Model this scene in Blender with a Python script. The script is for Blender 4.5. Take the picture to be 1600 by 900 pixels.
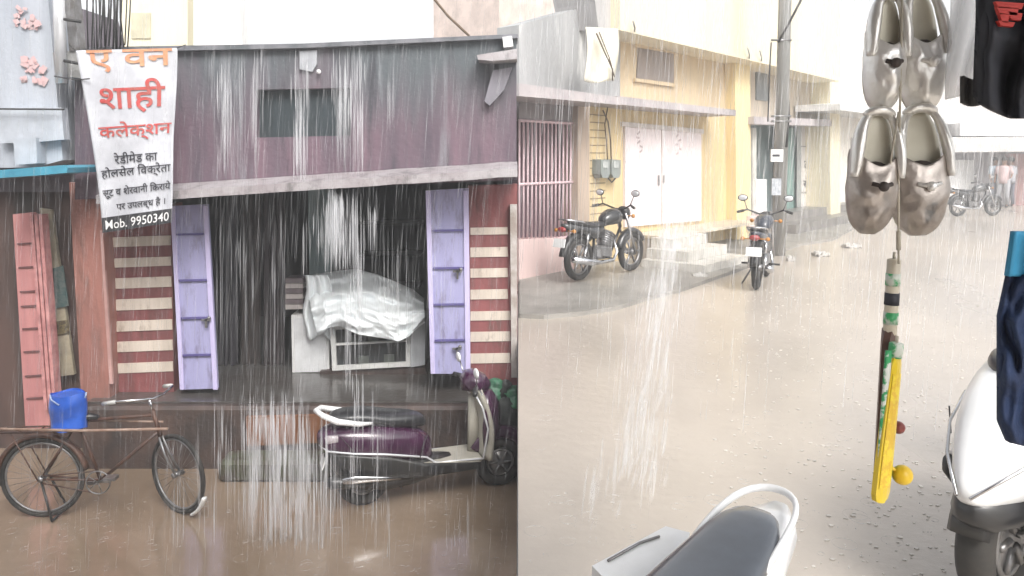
import bpy, math, random
from mathutils import Vector, Matrix, noise
for o in list(bpy.data.objects): bpy.data.objects.remove(o)
S = bpy.context.scene
COL = S.collection
R = math.radians
rnd = random.Random(7)

# ------------------------------------------------------------------ camera, light, exposure
F = 1200.0; PITCH = R(4.4); EYE = 1.8; AXIS = 245 + F*math.tan(PITCH)
cam = bpy.data.cameras.new('camera'); cam_o = bpy.data.objects.new('camera', cam); COL.objects.link(cam_o)
cam.sensor_width = 36; cam.lens = F/1600*36; cam.clip_end = 2000; cam.clip_start = 0.05
cam.shift_y = -(450-AXIS)/1600
cam_o.location = (0, 0, EYE); cam_o.rotation_euler = (math.pi/2-PITCH, 0, 0)
S.camera = cam_o
w = bpy.data.worlds.new('World'); S.world = w; w.use_nodes = True
nt = w.node_tree; nt.nodes.clear()
SUN_EL, SUN_AZ = R(44), R(158)          # azimuth measured clockwise from +Y
sky = nt.nodes.new('ShaderNodeTexSky'); sky.sky_type = 'NISHITA'; sky.sun_disc = False
sky.sun_elevation = SUN_EL; sky.sun_rotation = SUN_AZ; sky.dust_density = 4; sky.air_density = 1.0
hs = nt.nodes.new('ShaderNodeHueSaturation'); hs.inputs['Saturation'].default_value = 0.16; hs.inputs['Value'].default_value = 1.5
bg = nt.nodes.new('ShaderNodeBackground'); bg.inputs[1].default_value = 0.15
ow = nt.nodes.new('ShaderNodeOutputWorld')
nt.links.new(sky.outputs[0], hs.inputs['Color']); nt.links.new(hs.outputs[0], bg.inputs[0]); nt.links.new(bg.outputs[0], ow.inputs[0])
sun = bpy.data.lights.new('sun', 'SUN'); sun.energy = 1.5; sun.angle = R(25); sun.color = (1, .96, .9)
sun_o = bpy.data.objects.new('sun', sun); COL.objects.link(sun_o); sun_o.location = (0, 0, 30)
sd = Vector((math.sin(SUN_AZ)*math.cos(SUN_EL), math.cos(SUN_AZ)*math.cos(SUN_EL), math.sin(SUN_EL)))
sun_o.rotation_euler = sd.to_track_quat('Z', 'Y').to_euler()
S.view_settings.view_transform = 'Standard'; S.view_settings.look = 'None'
S.view_settings.exposure = 0.62; S.view_settings.gamma = 1
S.render.engine = 'CYCLES'; S.cycles.transparent_max_bounces = 64

# ------------------------------------------------------------------ materials
MATS = {}
def lin(c):
    return tuple((v/12.92 if v <= .04045 else ((v+.055)/1.055)**2.4) for v in c)
def mat(name, col, rough=.7, metal=0., col2=None, scale=3., streak=False, bump=0., bscale=20., wet=0., alpha=1., spec=.5, contrast=.25, trans=0., detail=6.):
    if name in MATS: return MATS[name]
    m = bpy.data.materials.new(name); m.use_nodes = True; n = m.node_tree; n.nodes.clear()
    out = n.nodes.new('ShaderNodeOutputMaterial'); b = n.nodes.new('ShaderNodeBsdfPrincipled')
    n.links.new(b.outputs[0], out.inputs[0])
    tc = n.nodes.new('ShaderNodeTexCoord')
    b.inputs['Base Color'].default_value = (*col, 1); b.inputs['Roughness'].default_value = rough
    b.inputs['Metallic'].default_value = metal; b.inputs['Specular IOR Level'].default_value = spec
    b.inputs['Alpha'].default_value = alpha
    if trans: b.inputs['Transmission Weight'].default_value = trans
    if wet: b.inputs['Coat Weight'].default_value = wet; b.inputs['Coat Roughness'].default_value = .12
    if col2 is None: col2 = tuple(v*.72 for v in col)
    if col2 is not False:
        mp = n.nodes.new('ShaderNodeMapping'); n.links.new(tc.outputs['Object'], mp.inputs[0])
        if streak: mp.inputs['Scale'].default_value = (1, 1, .12)
        t = n.nodes.new('ShaderNodeTexNoise'); t.inputs['Scale'].default_value = scale; t.inputs['Detail'].default_value = detail
        t.inputs['Roughness'].default_value = .62
        n.links.new(mp.outputs[0], t.inputs['Vector'])
        r = n.nodes.new('ShaderNodeValToRGB'); r.color_ramp.elements[0].position = .5-contrast/2; r.color_ramp.elements[1].position = .5+contrast/2
        r.color_ramp.elements[0].color = (*col2, 1); r.color_ramp.elements[1].color = (*col, 1)
        n.links.new(t.outputs['Fac'], r.inputs[0]); n.links.new(r.outputs[0], b.inputs['Base Color'])
        m['ramp'] = 1
    if bump:
        t2 = n.nodes.new('ShaderNodeTexNoise'); t2.inputs['Scale'].default_value = bscale; t2.inputs['Detail'].default_value = 8
        n.links.new(tc.outputs['Object'], t2.inputs['Vector'])
        bp = n.nodes.new('ShaderNodeBump'); bp.inputs['Strength'].default_value = bump; bp.inputs['Distance'].default_value = .02
        n.links.new(t2.outputs['Fac'], bp.inputs['Height']); n.links.new(bp.outputs[0], b.inputs['Normal'])
    MATS[name] = m
    return m

# ------------------------------------------------------------------ mesh builder
class MB:
    def __init__(s): s.v = []; s.f = []; s.sm = []
    def add(s, vs, fs, smooth=False):
        o = len(s.v); s.v += [Vector(v) for v in vs]
        for f in fs: s.f.append([i+o for i in f]); s.sm.append(smooth)
        return s
    def hexa(s, a, b):                       # a, b: two rings of n points
        n = len(a)
        fs = [list(range(n))[::-1], list(range(n, 2*n))] + [[i, (i+1) % n, n+(i+1) % n, n+i] for i in range(n)]
        return s.add(list(a)+list(b), fs)
    def box(s, c, d, rot=None, bev=0.0):
        c = Vector(c); hx, hy, hz = d[0]/2, d[1]/2, d[2]/2
        if bev > 0:
            bev = min(bev, hx*.45, hy*.45, hz*.45)
            pts = []
            for z, q in ((-hz, bev), (-hz+bev, 0), (hz-bev, 0), (hz, bev)):
                X, Y = hx-q, hy-q
                pts += [(X-bev, -Y, z), (X, -Y+bev, z), (X, Y-bev, z), (X-bev, Y, z), (-X+bev, Y, z), (-X, Y-bev, z), (-X, -Y+bev, z), (-X+bev, -Y, z)]
            vs = [Vector(p) for p in pts]
            fs = [list(range(8))[::-1], list(range(24, 32))]
            for k in range(3): fs += [[k*8+i, k*8+(i+1) % 8, k*8+8+(i+1) % 8, k*8+8+i] for i in range(8)]
        else:
            vs = [Vector((x, y, z)) for z in (-hz, hz) for x, y in ((-hx, -hy), (hx, -hy), (hx, hy), (-hx, hy))]
            fs = [[3, 2, 1, 0], [4, 5, 6, 7]] + [[i, (i+1) % 4, 4+(i+1) % 4, 4+i] for i in range(4)]
        if rot is not None: vs = [rot @ v for v in vs]
        return s.add([v+c for v in vs], fs)
    def tube(s, pts, r, n=8, closed=False, smooth=True, flat=1.0):
        pts = [Vector(p) for p in pts]; N = len(pts)
        rs = r if isinstance(r, (list, tuple)) else [r]*N
        ref = None; vs = []
        for i, p in enumerate(pts):
            if closed: t = (pts[(i+1) % N]-pts[i-1])
            else: t = pts[min(i+1, N-1)]-pts[max(i-1, 0)]
            if t.length < 1e-9: t = Vector((0, 0, 1))
            t.normalize()
            if ref is None: ref = Vector((0, 0, 1)) if abs(t.z) < .9 else Vector((1, 0, 0))
            u = (ref - t*ref.dot(t)); 
            if u.length < 1e-6: u = t.orthogonal()
            u.normalize(); ref = u; w_ = t.cross(u)
            for k in range(n):
                a = 2*math.pi*k/n
                vs.append(p + u*math.cos(a)*rs[i] + w_*math.sin(a)*rs[i]*flat)
        fs = []
        for i in range(N if closed else N-1):
            j = (i+1) % N
            fs += [[i*n+k, i*n+(k+1) % n, j*n+(k+1) % n, j*n+k] for k in range(n)]
        if not closed: fs += [list(range(n))[::-1], [(N-1)*n+k for k in range(n)]]
        return s.add(vs, fs, smooth)
    def loft(s, rings, smooth=True, caps=True):
        n = len(rings[0]); vs = [v for r in rings for v in r]; fs = []
        for i in range(len(rings)-1):
            fs += [[i*n+k, i*n+(k+1) % n, (i+1)*n+(k+1) % n, (i+1)*n+k] for k in range(n)]
        if caps: fs += [list(range(n))[::-1], [(len(rings)-1)*n+k for k in range(n)]]
        return s.add(vs, fs, smooth)
    def body(s, secs, n=16, e=2.3):           # sections along X: (x, zc, half width, half height, [yc])
        rings = []
        for q in secs:
            x, zc, hw, hh = q[:4]; yc = q[4] if len(q) > 4 else 0
            ring = []
            for k in range(n):
                a = 2*math.pi*k/n; c_, s_ = math.cos(a), math.sin(a)
                ring.append((x, yc+hw*math.copysign(abs(c_)**(2/e), c_), zc+hh*math.copysign(abs(s_)**(2/e), s_)))
            rings.append(ring)
        return s.loft(rings)
    def ball(s, c, r, n=14, m=9):
        c = Vector(c); r = r if isinstance(r, (tuple, list)) else (r, r, r)
        vs = []; 
        for i in range(1, m):
            th = math.pi*i/m
            for k in range(n):
                a = 2*math.pi*k/n
                vs.append(c+Vector((r[0]*math.sin(th)*math.cos(a), r[1]*math.sin(th)*math.sin(a), r[2]*math.cos(th))))
        fs = [[i*n+k, (i+1)*n+k, (i+1)*n+(k+1) % n, i*n+(k+1) % n] for i in range(m-2) for k in range(n)]
        t = len(vs); vs += [c+Vector((0, 0, r[2])), c-Vector((0, 0, r[2]))]
        fs += [[t, k, (k+1) % n] for k in range(n)] + [[t+1, (m-2)*n+(k+1) % n, (m-2)*n+k] for k in range(n)]
        return s.add(vs, fs, True)
    def ringY(s, c, R_, r, n=36, m=8, a0=0, a1=2*math.pi, flat=1.0):   # torus or arc with its axle along Y
        c = Vector(c); closed = abs(a1-a0-2*math.pi) < 1e-6
        k = n if closed else n+1
        pts = [c+Vector((R_*math.cos(a0+(a1-a0)*i/n), 0, R_*math.sin(a0+(a1-a0)*i/n))) for i in range(k)]
        N = len(pts); vs = []
        for i, p in enumerate(pts):
            u = (p-c).normalized(); 
            for q in range(m):
                a = 2*math.pi*q/m
                vs.append(p+u*math.cos(a)*r + Vector((0, 1, 0))*math.sin(a)*r*flat)
        fs = []
        for i in range(N if closed else N-1):
            j = (i+1) % N
            fs += [[i*m+q, i*m+(q+1) % m, j*m+(q+1) % m, j*m+q] for q in range(m)]
        if not closed: fs += [list(range(m)), [(N-1)*m+q for q in range(m)]]
        return s.add(vs, fs, True)
    def grid(s, fn, nu, nv, smooth=True, thick=None):
        vs = [Vector(fn(i/nu, j/nv)) for j in range(nv+1) for i in range(nu+1)]
        W = nu+1
        fs = [[j*W+i, j*W+i+1, (j+1)*W+i+1, (j+1)*W+i] for j in range(nv) for i in range(nu)]
        if thick is None: return s.add(vs, fs, smooth)
        t = Vector(thick); M_ = len(vs); vs2 = vs+[v+t for v in vs]
        fs2 = fs+[[i+M_ for i in f][::-1] for f in fs]
        edge = [i for i in range(nu+1)] + [j*W+nu for j in range(1, nv+1)] + [nv*W+i for i in range(nu-1, -1, -1)] + [j*W for j in range(nv-1, 0, -1)]
        E = len(edge)
        fs2 += [[edge[i], edge[i]+M_, edge[(i+1) % E]+M_, edge[(i+1) % E]] for i in range(E)]
        return s.add(vs2, fs2, smooth)
    def build(s, name, m, parent=None, world=False, subsurf=0, auto=True):
        me = bpy.data.meshes.new(name)
        off = Vector((0, 0, 0))
        if parent is not None and world:
            p = parent; 
            while p is not None: off = off + p.location; p = p.parent
        if parent is None and world is not None and s.v:
            off = Vector((sum(v.x for v in s.v)/len(s.v), sum(v.y for v in s.v)/len(s.v), min(v.z for v in s.v)))
        if world is None: off = Vector((0, 0, 0))
        me.from_pydata([v-off for v in s.v], [], s.f); me.validate()
        for i, p in enumerate(me.polygons):
            if i < len(s.sm): p.use_smooth = s.sm[i]
        me.materials.append(m)
        import bmesh as bm_
        b = bm_.new(); b.from_mesh(me); bm_.ops.recalc_face_normals(b, faces=b.faces); b.to_mesh(me); b.free()
        o = bpy.data.objects.new(name, me); COL.objects.link(o)
        if parent is not None: o.parent = parent
        elif world is not None: o.location = off
        if subsurf:
            md = o.modifiers.new('s', 'SUBSURF'); md.levels = subsurf; md.render_levels = subsurf
        return o
def tag(o, label=None, cat=None, group=None, kind=None):
    if label: o['label'] = label
    if cat: o['category'] = cat
    if group: o['group'] = group
    if kind: o['kind'] = kind
    return o
def thing(name, label, cat, loc=(0, 0, 0), rz=0., group=None):
    o = bpy.data.objects.new(name, None); COL.objects.link(o); o.empty_display_size = .2
    o.location = loc; o.rotation_euler = (0, 0, rz)
    return tag(o, label, cat, group)
def kids(o): return [c for c in COL.objects if c.parent == o]
def dup(root, loc, rz, label, group=None):
    r = root.copy(); COL.objects.link(r); r.location = loc; r.rotation_euler = (0, 0, rz); r['label'] = label
    if group: r['group'] = group
    for ch in kids(root):
        c = ch.copy(); COL.objects.link(c); c.parent = r
        for g in kids(ch):
            d = g.copy(); COL.objects.link(d); d.parent = c
    return r

# ------------------------------------------------------------------ points from the survey of the photograph
SP, CP = math.sin(PITCH), math.cos(PITCH)
def ray(px, py):
    a = (px-800)/F; b = (AXIS-py)/F
    return Vector((a, b*SP+CP, b*CP-SP))
C0 = Vector((0, 0, EYE))
def L(px, py, Y): d = ray(px, py); return C0+d*(Y/d.y)
def G(px, py, z=0.): d = ray(px, py); return C0+d*((z-EYE)/d.z)
A0 = Vector((.14, 10.96, 0)); U = Vector((1000, 1200, 0)).normalized(); NN = Vector((U.y, -U.x, 0))
def FP(px, py, off=0.):
    d = ray(px, py); A = A0+NN*off
    return C0+d*((A-C0).dot(NN)/d.dot(NN))
def FT(t, z, off=0.): return A0+U*t+NN*off+Vector((0, 0, z))
def ft_of(px): 
    p = FP(px, 300); return (p-A0).dot(U)
def slab(m, pts, Y0, Y1):
    a = [L(x, y, Y0) for x, y in pts]; b = [Vector((p.x, Y1, p.z)) for p in a]; return m.hexa(a, b)
def slabF(m, pts, o0, o1):
    a = [FP(x, y, o0) for x, y in pts]; b = [p+NN*(o1-o0) for p in a]; return m.hexa(a, b)
def seam(Y): return Y*10/F
ZL = L(556, 784, 6.4).z
ZP = L(400, 636, 7.1).z

# ------------------------------------------------------------------ material library
m_mud = mat('wet_mud', (.35, .265, .195), .25, col2=(.24, .175, .125), scale=1.3, bump=.22, bscale=11, wet=1.0, contrast=.5)
m_road = mat('wet_pale_road', (.50, .445, .385), .45, col2=(.42, .37, .32), scale=.9, bump=.35, bscale=9, wet=.25, contrast=.5)
m_pave = mat('wet_grey_pavement', (.38, .36, .33), .45, col2=(.20, .19, .175), scale=1.4, bump=.5, bscale=18, contrast=.4)
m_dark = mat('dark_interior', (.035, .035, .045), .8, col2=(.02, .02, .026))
m_black = mat('black_plastic', (.018, .018, .02), .4, col2=(.03, .028, .025), scale=6, wet=.2)
m_rubber = mat('rubber', (.02, .02, .02), .8, col2=(.045, .04, .035), scale=8)
m_chrome = mat('chrome', (.72, .72, .74), .16, 1., col2=(.5, .5, .5), scale=6)
m_silver = mat('silver_paint', (.7, .71, .73), .25, .3, col2=(.62, .63, .65), wet=.5)
m_steel = mat('dull_steel', (.3, .3, .31), .4, .7, col2=(.2, .19, .18), scale=10)
m_white = mat('white_paint', (.82, .82, .82), .3, col2=(.73, .73, .72), scale=4, wet=.5)
m_conc = mat('concrete', (.36, .36, .35), .8, col2=(.22, .22, .22), scale=2.5, streak=True, bump=.3, contrast=.35)
m_cable = mat('cable', (.03, .03, .03), .6, col2=False)

def damp(m, col, scale, lo, hi, rough):
    n = m.node_tree; b = [q for q in n.nodes if q.type == 'BSDF_PRINCIPLED'][0]; src = b.inputs['Base Color'].links[0].from_socket
    tc = [q for q in n.nodes if q.type == 'TEX_COORD'][0]; mp = n.nodes.new('ShaderNodeMapping'); mp.inputs['Rotation'].default_value = (0, 0, R(-40)); mp.inputs['Scale'].default_value = (1, .4, 1)
    t = n.nodes.new('ShaderNodeTexNoise'); t.inputs['Scale'].default_value = scale; t.inputs['Detail'].default_value = 4; n.links.new(tc.outputs['Object'], mp.inputs[0]); n.links.new(mp.outputs[0], t.inputs['Vector'])
    mr = n.nodes.new('ShaderNodeMapRange'); mr.inputs['From Min'].default_value = lo; mr.inputs['From Max'].default_value = hi; n.links.new(t.outputs['Fac'], mr.inputs[0])
    mx = n.nodes.new('ShaderNodeMix'); mx.data_type = 'RGBA'; mx.inputs['B'].default_value = (*col, 1); n.links.new(src, mx.inputs['A']); n.links.new(mr.outputs[0], mx.inputs['Factor']); n.links.new(mx.outputs['Result'], b.inputs['Base Color'])
    rr = n.nodes.new('ShaderNodeMapRange'); rr.inputs['To Min'].default_value = b.inputs['Roughness'].default_value; rr.inputs['To Max'].default_value = rough; n.links.new(mr.outputs[0], rr.inputs[0]); n.links.new(rr.outputs[0], b.inputs['Roughness'])
damp(m_road, (.36, .32, .28), .45, .42, .72, .22)
damp(m_mud, (.24, .175, .12), .8, .45, .65, .10)
# ================================================================== SETTING
def struct(m, name, ma, kind='structure'):
    o = m.build(name, ma, None, world=None); o['kind'] = kind; return o
# upper road (right) one sheet to the horizon, lower lane (left)
m = MB(); 
ys = [3.15, 5, 7, 9.5, 14, 30, 80, 400]
upper = [Vector((seam(y), y, 0)) for y in ys]
m.add(upper+[Vector((600, 400, 0)), Vector((600, 3.15, 0))], [list(range(len(ys)+2))])
m.add([(-600, 3.15, 0), (-600, -200, 0), (600, -200, 0), (600, 3.15, 0)], [[0, 1, 2, 3]])
struct(m, 'road', m_road)
m = MB(); m.add([(-600, 3.13, ZL), (seam(3.15)-.01, 3.13, ZL), (seam(80)-.01, 80, ZL), (-600, 80, ZL)], [[0, 1, 2, 3]])
struct(m, 'lane', m_mud)
# retaining wall that carries the upper road along the lane
m = MB(); a = [Vector((seam(3.13)-.012, 3.14, ZL-.2)), Vector((seam(80)-.012, 80, ZL-.2)), Vector((seam(80)-.002, 80, -.003)), Vector((seam(3.14)-.002, 3.14, -.003))]
m.hexa(a, [p+Vector((.3, 0, 0)) for p in a]); a = [Vector((-60, 3.11, ZL-.2)), Vector((.02, 3.11, ZL-.2)), Vector((.02, 3.11, -.003)), Vector((-60, 3.11, -.003))]
m.hexa(a, [p-Vector((0, .3, 0)) for p in a])
tag(m.build('retaining_wall', m_conc), 'low concrete retaining wall at the edge of the brown flooded lane', 'wall')
# pavement along the shops, right
m = MB(); pts = [G(811.5, 497), G(850, 499), G(905, 494), G(960, 486), G(1015, 469), G(1060, 458), FT(4, 0, 1.9), FT(5.5, 0, 1.6), FT(7.2, 0, 1.5), FT(8.5, 0, 1.7), FT(12, 0, 1.2), FT(26, 0, .9), FT(26, 0, 0), FT(-.05, 0, 0), G(811.5, 455)]
m.hexa([p+Vector((0, 0, -.05)) for p in pts], [p+Vector((0, 0, .05)) for p in pts]); struct(m, 'pavement', m_pave)

# ================================================================== LEFT: the purple shop
GX = lambda px, Y: L(px, 300, Y).x
m_purple_wall = mat('purple_wall', (.20, .125, .155), .75, col2=(.085, .072, .092), scale=3.4, streak=True, bump=.2, contrast=.35)
# soot and algae run down from the parapet: a stain with its own uneven shape
n = m_purple_wall.node_tree; b = n.nodes['Principled BSDF']; src = b.inputs['Base Color'].links[0].from_socket
tc = n.nodes['Texture Coordinate']; sx = n.nodes.new('ShaderNodeSeparateXYZ'); n.links.new(tc.outputs['Object'], sx.inputs[0])
nz = n.nodes.new('ShaderNodeTexNoise'); nz.inputs['Scale'].default_value = 3.2; nz.inputs['Detail'].default_value = 5
mp = n.nodes.new('ShaderNodeMapping'); mp.inputs['Scale'].default_value = (1, 1, .22); n.links.new(tc.outputs['Object'], mp.inputs[0]); n.links.new(mp.outputs[0], nz.inputs['Vector'])
mul = n.nodes.new('ShaderNodeMath'); mul.operation = 'MULTIPLY_ADD'; mul.inputs[1].default_value = 1.5; n.links.new(nz.outputs['Fac'], mul.inputs[0]); n.links.new(sx.outputs[2], mul.inputs[2])
r1 = n.nodes.new('ShaderNodeMapRange'); r1.inputs['From Min'].default_value = 3.95; r1.inputs['From Max'].default_value = 4.75; n.links.new(mul.outputs[0], r1.inputs[0])
mx = n.nodes.new('ShaderNodeMix'); mx.data_type = 'RGBA'; mx.inputs['B'].default_value = (.10, .115, .125, 1)
n.links.new(src, mx.inputs['A']); n.links.new(r1.outputs[0], mx.inputs['Factor']); n.links.new(mx.outputs['Result'], b.inputs['Base Color'])
def grime(m, col, scale, lo, hi, st=.08):
    n = m.node_tree; b = [q for q in n.nodes if q.type == 'BSDF_PRINCIPLED'][0]; src = b.inputs['Base Color'].links[0].from_socket
    tc = [q for q in n.nodes if q.type == 'TEX_COORD'][0]; mp = n.nodes.new('ShaderNodeMapping'); mp.inputs['Scale'].default_value = (1, 1, st); mp.inputs['Location'].default_value = (3.1, 1.7, .4)
    t = n.nodes.new('ShaderNodeTexNoise'); t.inputs['Scale'].default_value = scale; t.inputs['Detail'].default_value = 7; t.inputs['Roughness'].default_value = .7; n.links.new(tc.outputs['Object'], mp.inputs[0]); n.links.new(mp.outputs[0], t.inputs['Vector'])
    mr = n.nodes.new('ShaderNodeMapRange'); mr.inputs['From Min'].default_value = lo; mr.inputs['From Max'].default_value = hi; mr.inputs['To Max'].default_value = .85; n.links.new(t.outputs['Fac'], mr.inputs[0])
    mx = n.nodes.new('ShaderNodeMix'); mx.data_type = 'RGBA'; mx.inputs['B'].default_value = (*col, 1); n.links.new(src, mx.inputs['A']); n.links.new(mr.outputs[0], mx.inputs['Factor']); n.links.new(mx.outputs['Result'], b.inputs['Base Color'])
m_maroon = mat('maroon_wall', (.27, .085, .085), .65, col2=(.17, .06, .06), scale=5, streak=True, bump=.2)
m_cream_stripe = mat('cream_stripe', (.66, .58, .50), .6, col2=(.52, .45, .38), scale=6, streak=True)
m_salmon = mat('salmon_pillar', (.36, .16, .13), .6, col2=(.22, .10, .085), scale=3, streak=True, bump=.15)
m_door = mat('lilac_door', (.42, .41, .63), .42, col2=(.31, .30, .49), scale=5, streak=True, wet=.15, contrast=.5)
m_door_line = mat('lilac_door_rail', (.10, .085, .24), .5, col2=False)
m_door_edge = mat('lilac_door_edge', (.55, .50, .74), .4, col2=False)
m_lip = mat('pale_ledge', (.44, .42, .43), .5, col2=(.30, .26, .27), scale=4, streak=False, bump=.2, wet=.2, contrast=.4)
m_plinth = mat('brown_plinth', (.085, .055, .045), .6, col2=(.045, .035, .032), scale=3, bump=.4, wet=.2)
m_floor = mat('wet_plinth_top', (.10, .095, .09), .3, col2=(.06, .05, .045), scale=3, bump=.2, wet=.4)

grime(m_purple_wall, (.26, .27, .29), 5, .54, .66, .06); grime(m_purple_wall, (.05, .05, .06), 7, .56, .70, .10)
grime(m_maroon, (.10, .06, .05), 5, .52, .68, .3); grime(m_cream_stripe, (.30, .24, .19), 8, .55, .70, .5); grime(m_salmon, (.12, .07, .055), 4, .5, .68, .2)
grime(m_door, (.17, .15, .22), 9, .52, .70, .25); grime(m_lip, (.16, .15, .15), 7, .52, .64, .6)
shop = thing('shop_building', 'low purple shop with a wide dark opening and striped red and cream walls', 'shop', (GX(540, 7.2), 7.2, ZL))
XR = seam(7.2)
m = MB()     # parapet wall over the opening, with the dark recess left open
slab(m, [(117, 82), (400, 71.5), (400, 300), (117, 312)], 7.2, 7.5)
slab(m, [(548, 66), (807, 56), (807, 281), (548, 292)], 7.2, 7.5)
slab(m, [(400.5, 71.5), (547.5, 66), (547.5, 137), (400.5, 140)], 7.2, 7.5)
slab(m, [(400.5, 215), (547.5, 212), (547.5, 292), (400.5, 300)], 7.2, 7.5)
m.build('parapet_wall', m_purple_wall, shop, world=True)
m = MB(); slab(m, [(395, 130), (552, 130), (552, 220), (395, 220)], 7.30, 7.49); m.build('recess', mat('teal_black', (.045, .06, .07), .5, col2=(.03, .04, .045), scale=4, streak=True), shop, world=True)
m = MB(); slab(m, [(117, 74), (470, 68), (809, 53), (809, 59), (470, 75), (117, 82)], 7.13, 7.53); m.build('coping', mat('coping', (.2, .2, .22), .6, col2=(.1, .11, .12), scale=5), shop, world=True)
m = MB()      # ledge
N_ = 24
def ledge(u, v):
    px = 150+(808.5-150)*u; yb = 311+(276-311)*((px-271)/537.) + 1.5*noise.noise(Vector((px*.03, 0, 0)))
    return px, yb
top = []; 
for i in range(N_):
    p0 = ledge(i/N_, 0); p1 = ledge((i+1)/N_, 0)
    a = [L(p0[0], p0[1]-13, 6.85), L(p1[0], p1[1]-13, 6.85), L(p1[0], p1[1], 6.85), L(p0[0], p0[1], 6.85)]
    bb = [Vector((q.x, 7.196, q.z+(.06 if k < 2 else 0))) for k, q in enumerate(a)]
    m.hexa(a, bb)
m.build('ledge', m_lip, shop, world=True)
m = MB()      # walls either side of the opening
slab(m, [(150, 320), (268, 318), (272, 640), (168, 640)], 7.5, 7.75)
m.build('wall', m_maroon, shop, world=True)
m = MB(); slab(m, [(731, 290), (808.5, 288), (808.5, 640), (733, 640)], 7.5, 7.75)
m.build('wall', m_maroon, shop, world=True)
m = MB()
for k, (y0, y1) in enumerate([(370, 385), (403, 417), (434, 450), (467, 484), (501, 517), (533, 549), (567, 582)]):
    sl = -2
    slab(m, [(156+k*2.2, y0+2), (266+.6*k, y0+sl), (266.5+.6*k, y1+sl), (157+k*2.2, y1+2)], 7.488, 7.52)
m.build('painted_stripe', m_cream_stripe, shop, world=True)
m = MB()
for k, (y0, y1) in enumerate([(355, 366), (386, 401), (419, 433), (452, 467), (486, 500), (518, 533), (552, 567)]):
    slab(m, [(735, y0+1), (793+(k > 3)*4, y0), (794+(k > 3)*4, y1), (735, y1+1)], 7.488, 7.52)
m.build('painted_stripe', m_cream_stripe, shop, world=True)
m = MB(); slab(m, [(108, 285), (150, 288), (160, 330), (166, 440), (172, 640), (128, 640)], 7.32, 7.72); m.build('corner_pillar', m_salmon, shop, world=True)
m = MB(); slab(m, [(156, 360), (160, 360), (176, 600), (171, 600)], 7.31, 7.34); m.build('pillar_edge', mat('pink_edge', (.55, .33, .30), .6), shop, world=True)
m = MB(); slab(m, [(797, 320), (808, 320), (808, 590), (799, 590)], 7.40, 7.50); m.build('downpipe', mat('pale_pipe', (.5, .47, .45), .5, col2=(.3, .25, .22), scale=5), shop, world=True)
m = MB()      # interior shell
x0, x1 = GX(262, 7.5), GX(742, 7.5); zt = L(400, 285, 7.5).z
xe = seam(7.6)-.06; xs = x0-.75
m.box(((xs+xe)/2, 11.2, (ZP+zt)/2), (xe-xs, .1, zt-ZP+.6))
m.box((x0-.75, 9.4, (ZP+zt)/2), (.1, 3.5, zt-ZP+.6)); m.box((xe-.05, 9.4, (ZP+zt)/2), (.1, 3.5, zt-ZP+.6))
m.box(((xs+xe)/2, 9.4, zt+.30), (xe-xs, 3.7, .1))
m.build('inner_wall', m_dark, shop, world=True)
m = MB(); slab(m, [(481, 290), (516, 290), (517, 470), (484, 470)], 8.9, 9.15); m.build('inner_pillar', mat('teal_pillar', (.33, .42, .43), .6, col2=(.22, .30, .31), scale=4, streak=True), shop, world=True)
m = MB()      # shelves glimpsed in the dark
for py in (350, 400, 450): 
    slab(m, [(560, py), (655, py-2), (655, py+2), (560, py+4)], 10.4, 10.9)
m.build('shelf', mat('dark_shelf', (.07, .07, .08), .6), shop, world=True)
m = MB()      # body behind, roof
m.box(((GX(117, 7.5)+XR)/2-.0, 10.2, L(400, 80, 7.2).z-.35), (XR-GX(117, 7.5)-.06, 5.2, .15)); m.build('roof_slab', m_conc, shop, world=True)
m = MB()      # plinth, stepped front
xl = GX(108, 7.1)
m.box(((xl+seam(7.1)-.02)/2, 9.15, (ZL-.1+ZP)/2), (seam(7.1)-.02-xl, 4.1, ZP-ZL+.1), bev=.03)
m.build('plinth', m_plinth, shop, world=True)
m = MB(); m.box(((xl+seam(7.1)-.06)/2, 9.2, ZP+.012), (seam(7.1)-.10-xl, 4.0, .016)); m.build('plinth_top', m_floor, shop, world=True)
m = MB(); a = G(386, 646, ZP-.06); 
slab(m, [(384, 652), (545, 648), (547, 690), (386, 697)], 7.05, 7.098); m.build('orange_step', mat('orange_step', (.24, .09, .035), .5, col2=(.09, .05, .03), scale=7, streak=True, bump=.3, contrast=.5), shop, world=True)
m = MB(); m.box(((GX(335, 6.9)+GX(520, 6.9))/2, 6.93, ZL+.10), (GX(520, 6.9)-GX(335, 6.9), .3, .2), bev=.03); m.build('mossy_step', mat('mossy_step', (.07, .08, .045), .8, col2=(.06, .045, .035), scale=9, bump=.6, contrast=.3), shop, world=True)

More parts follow.
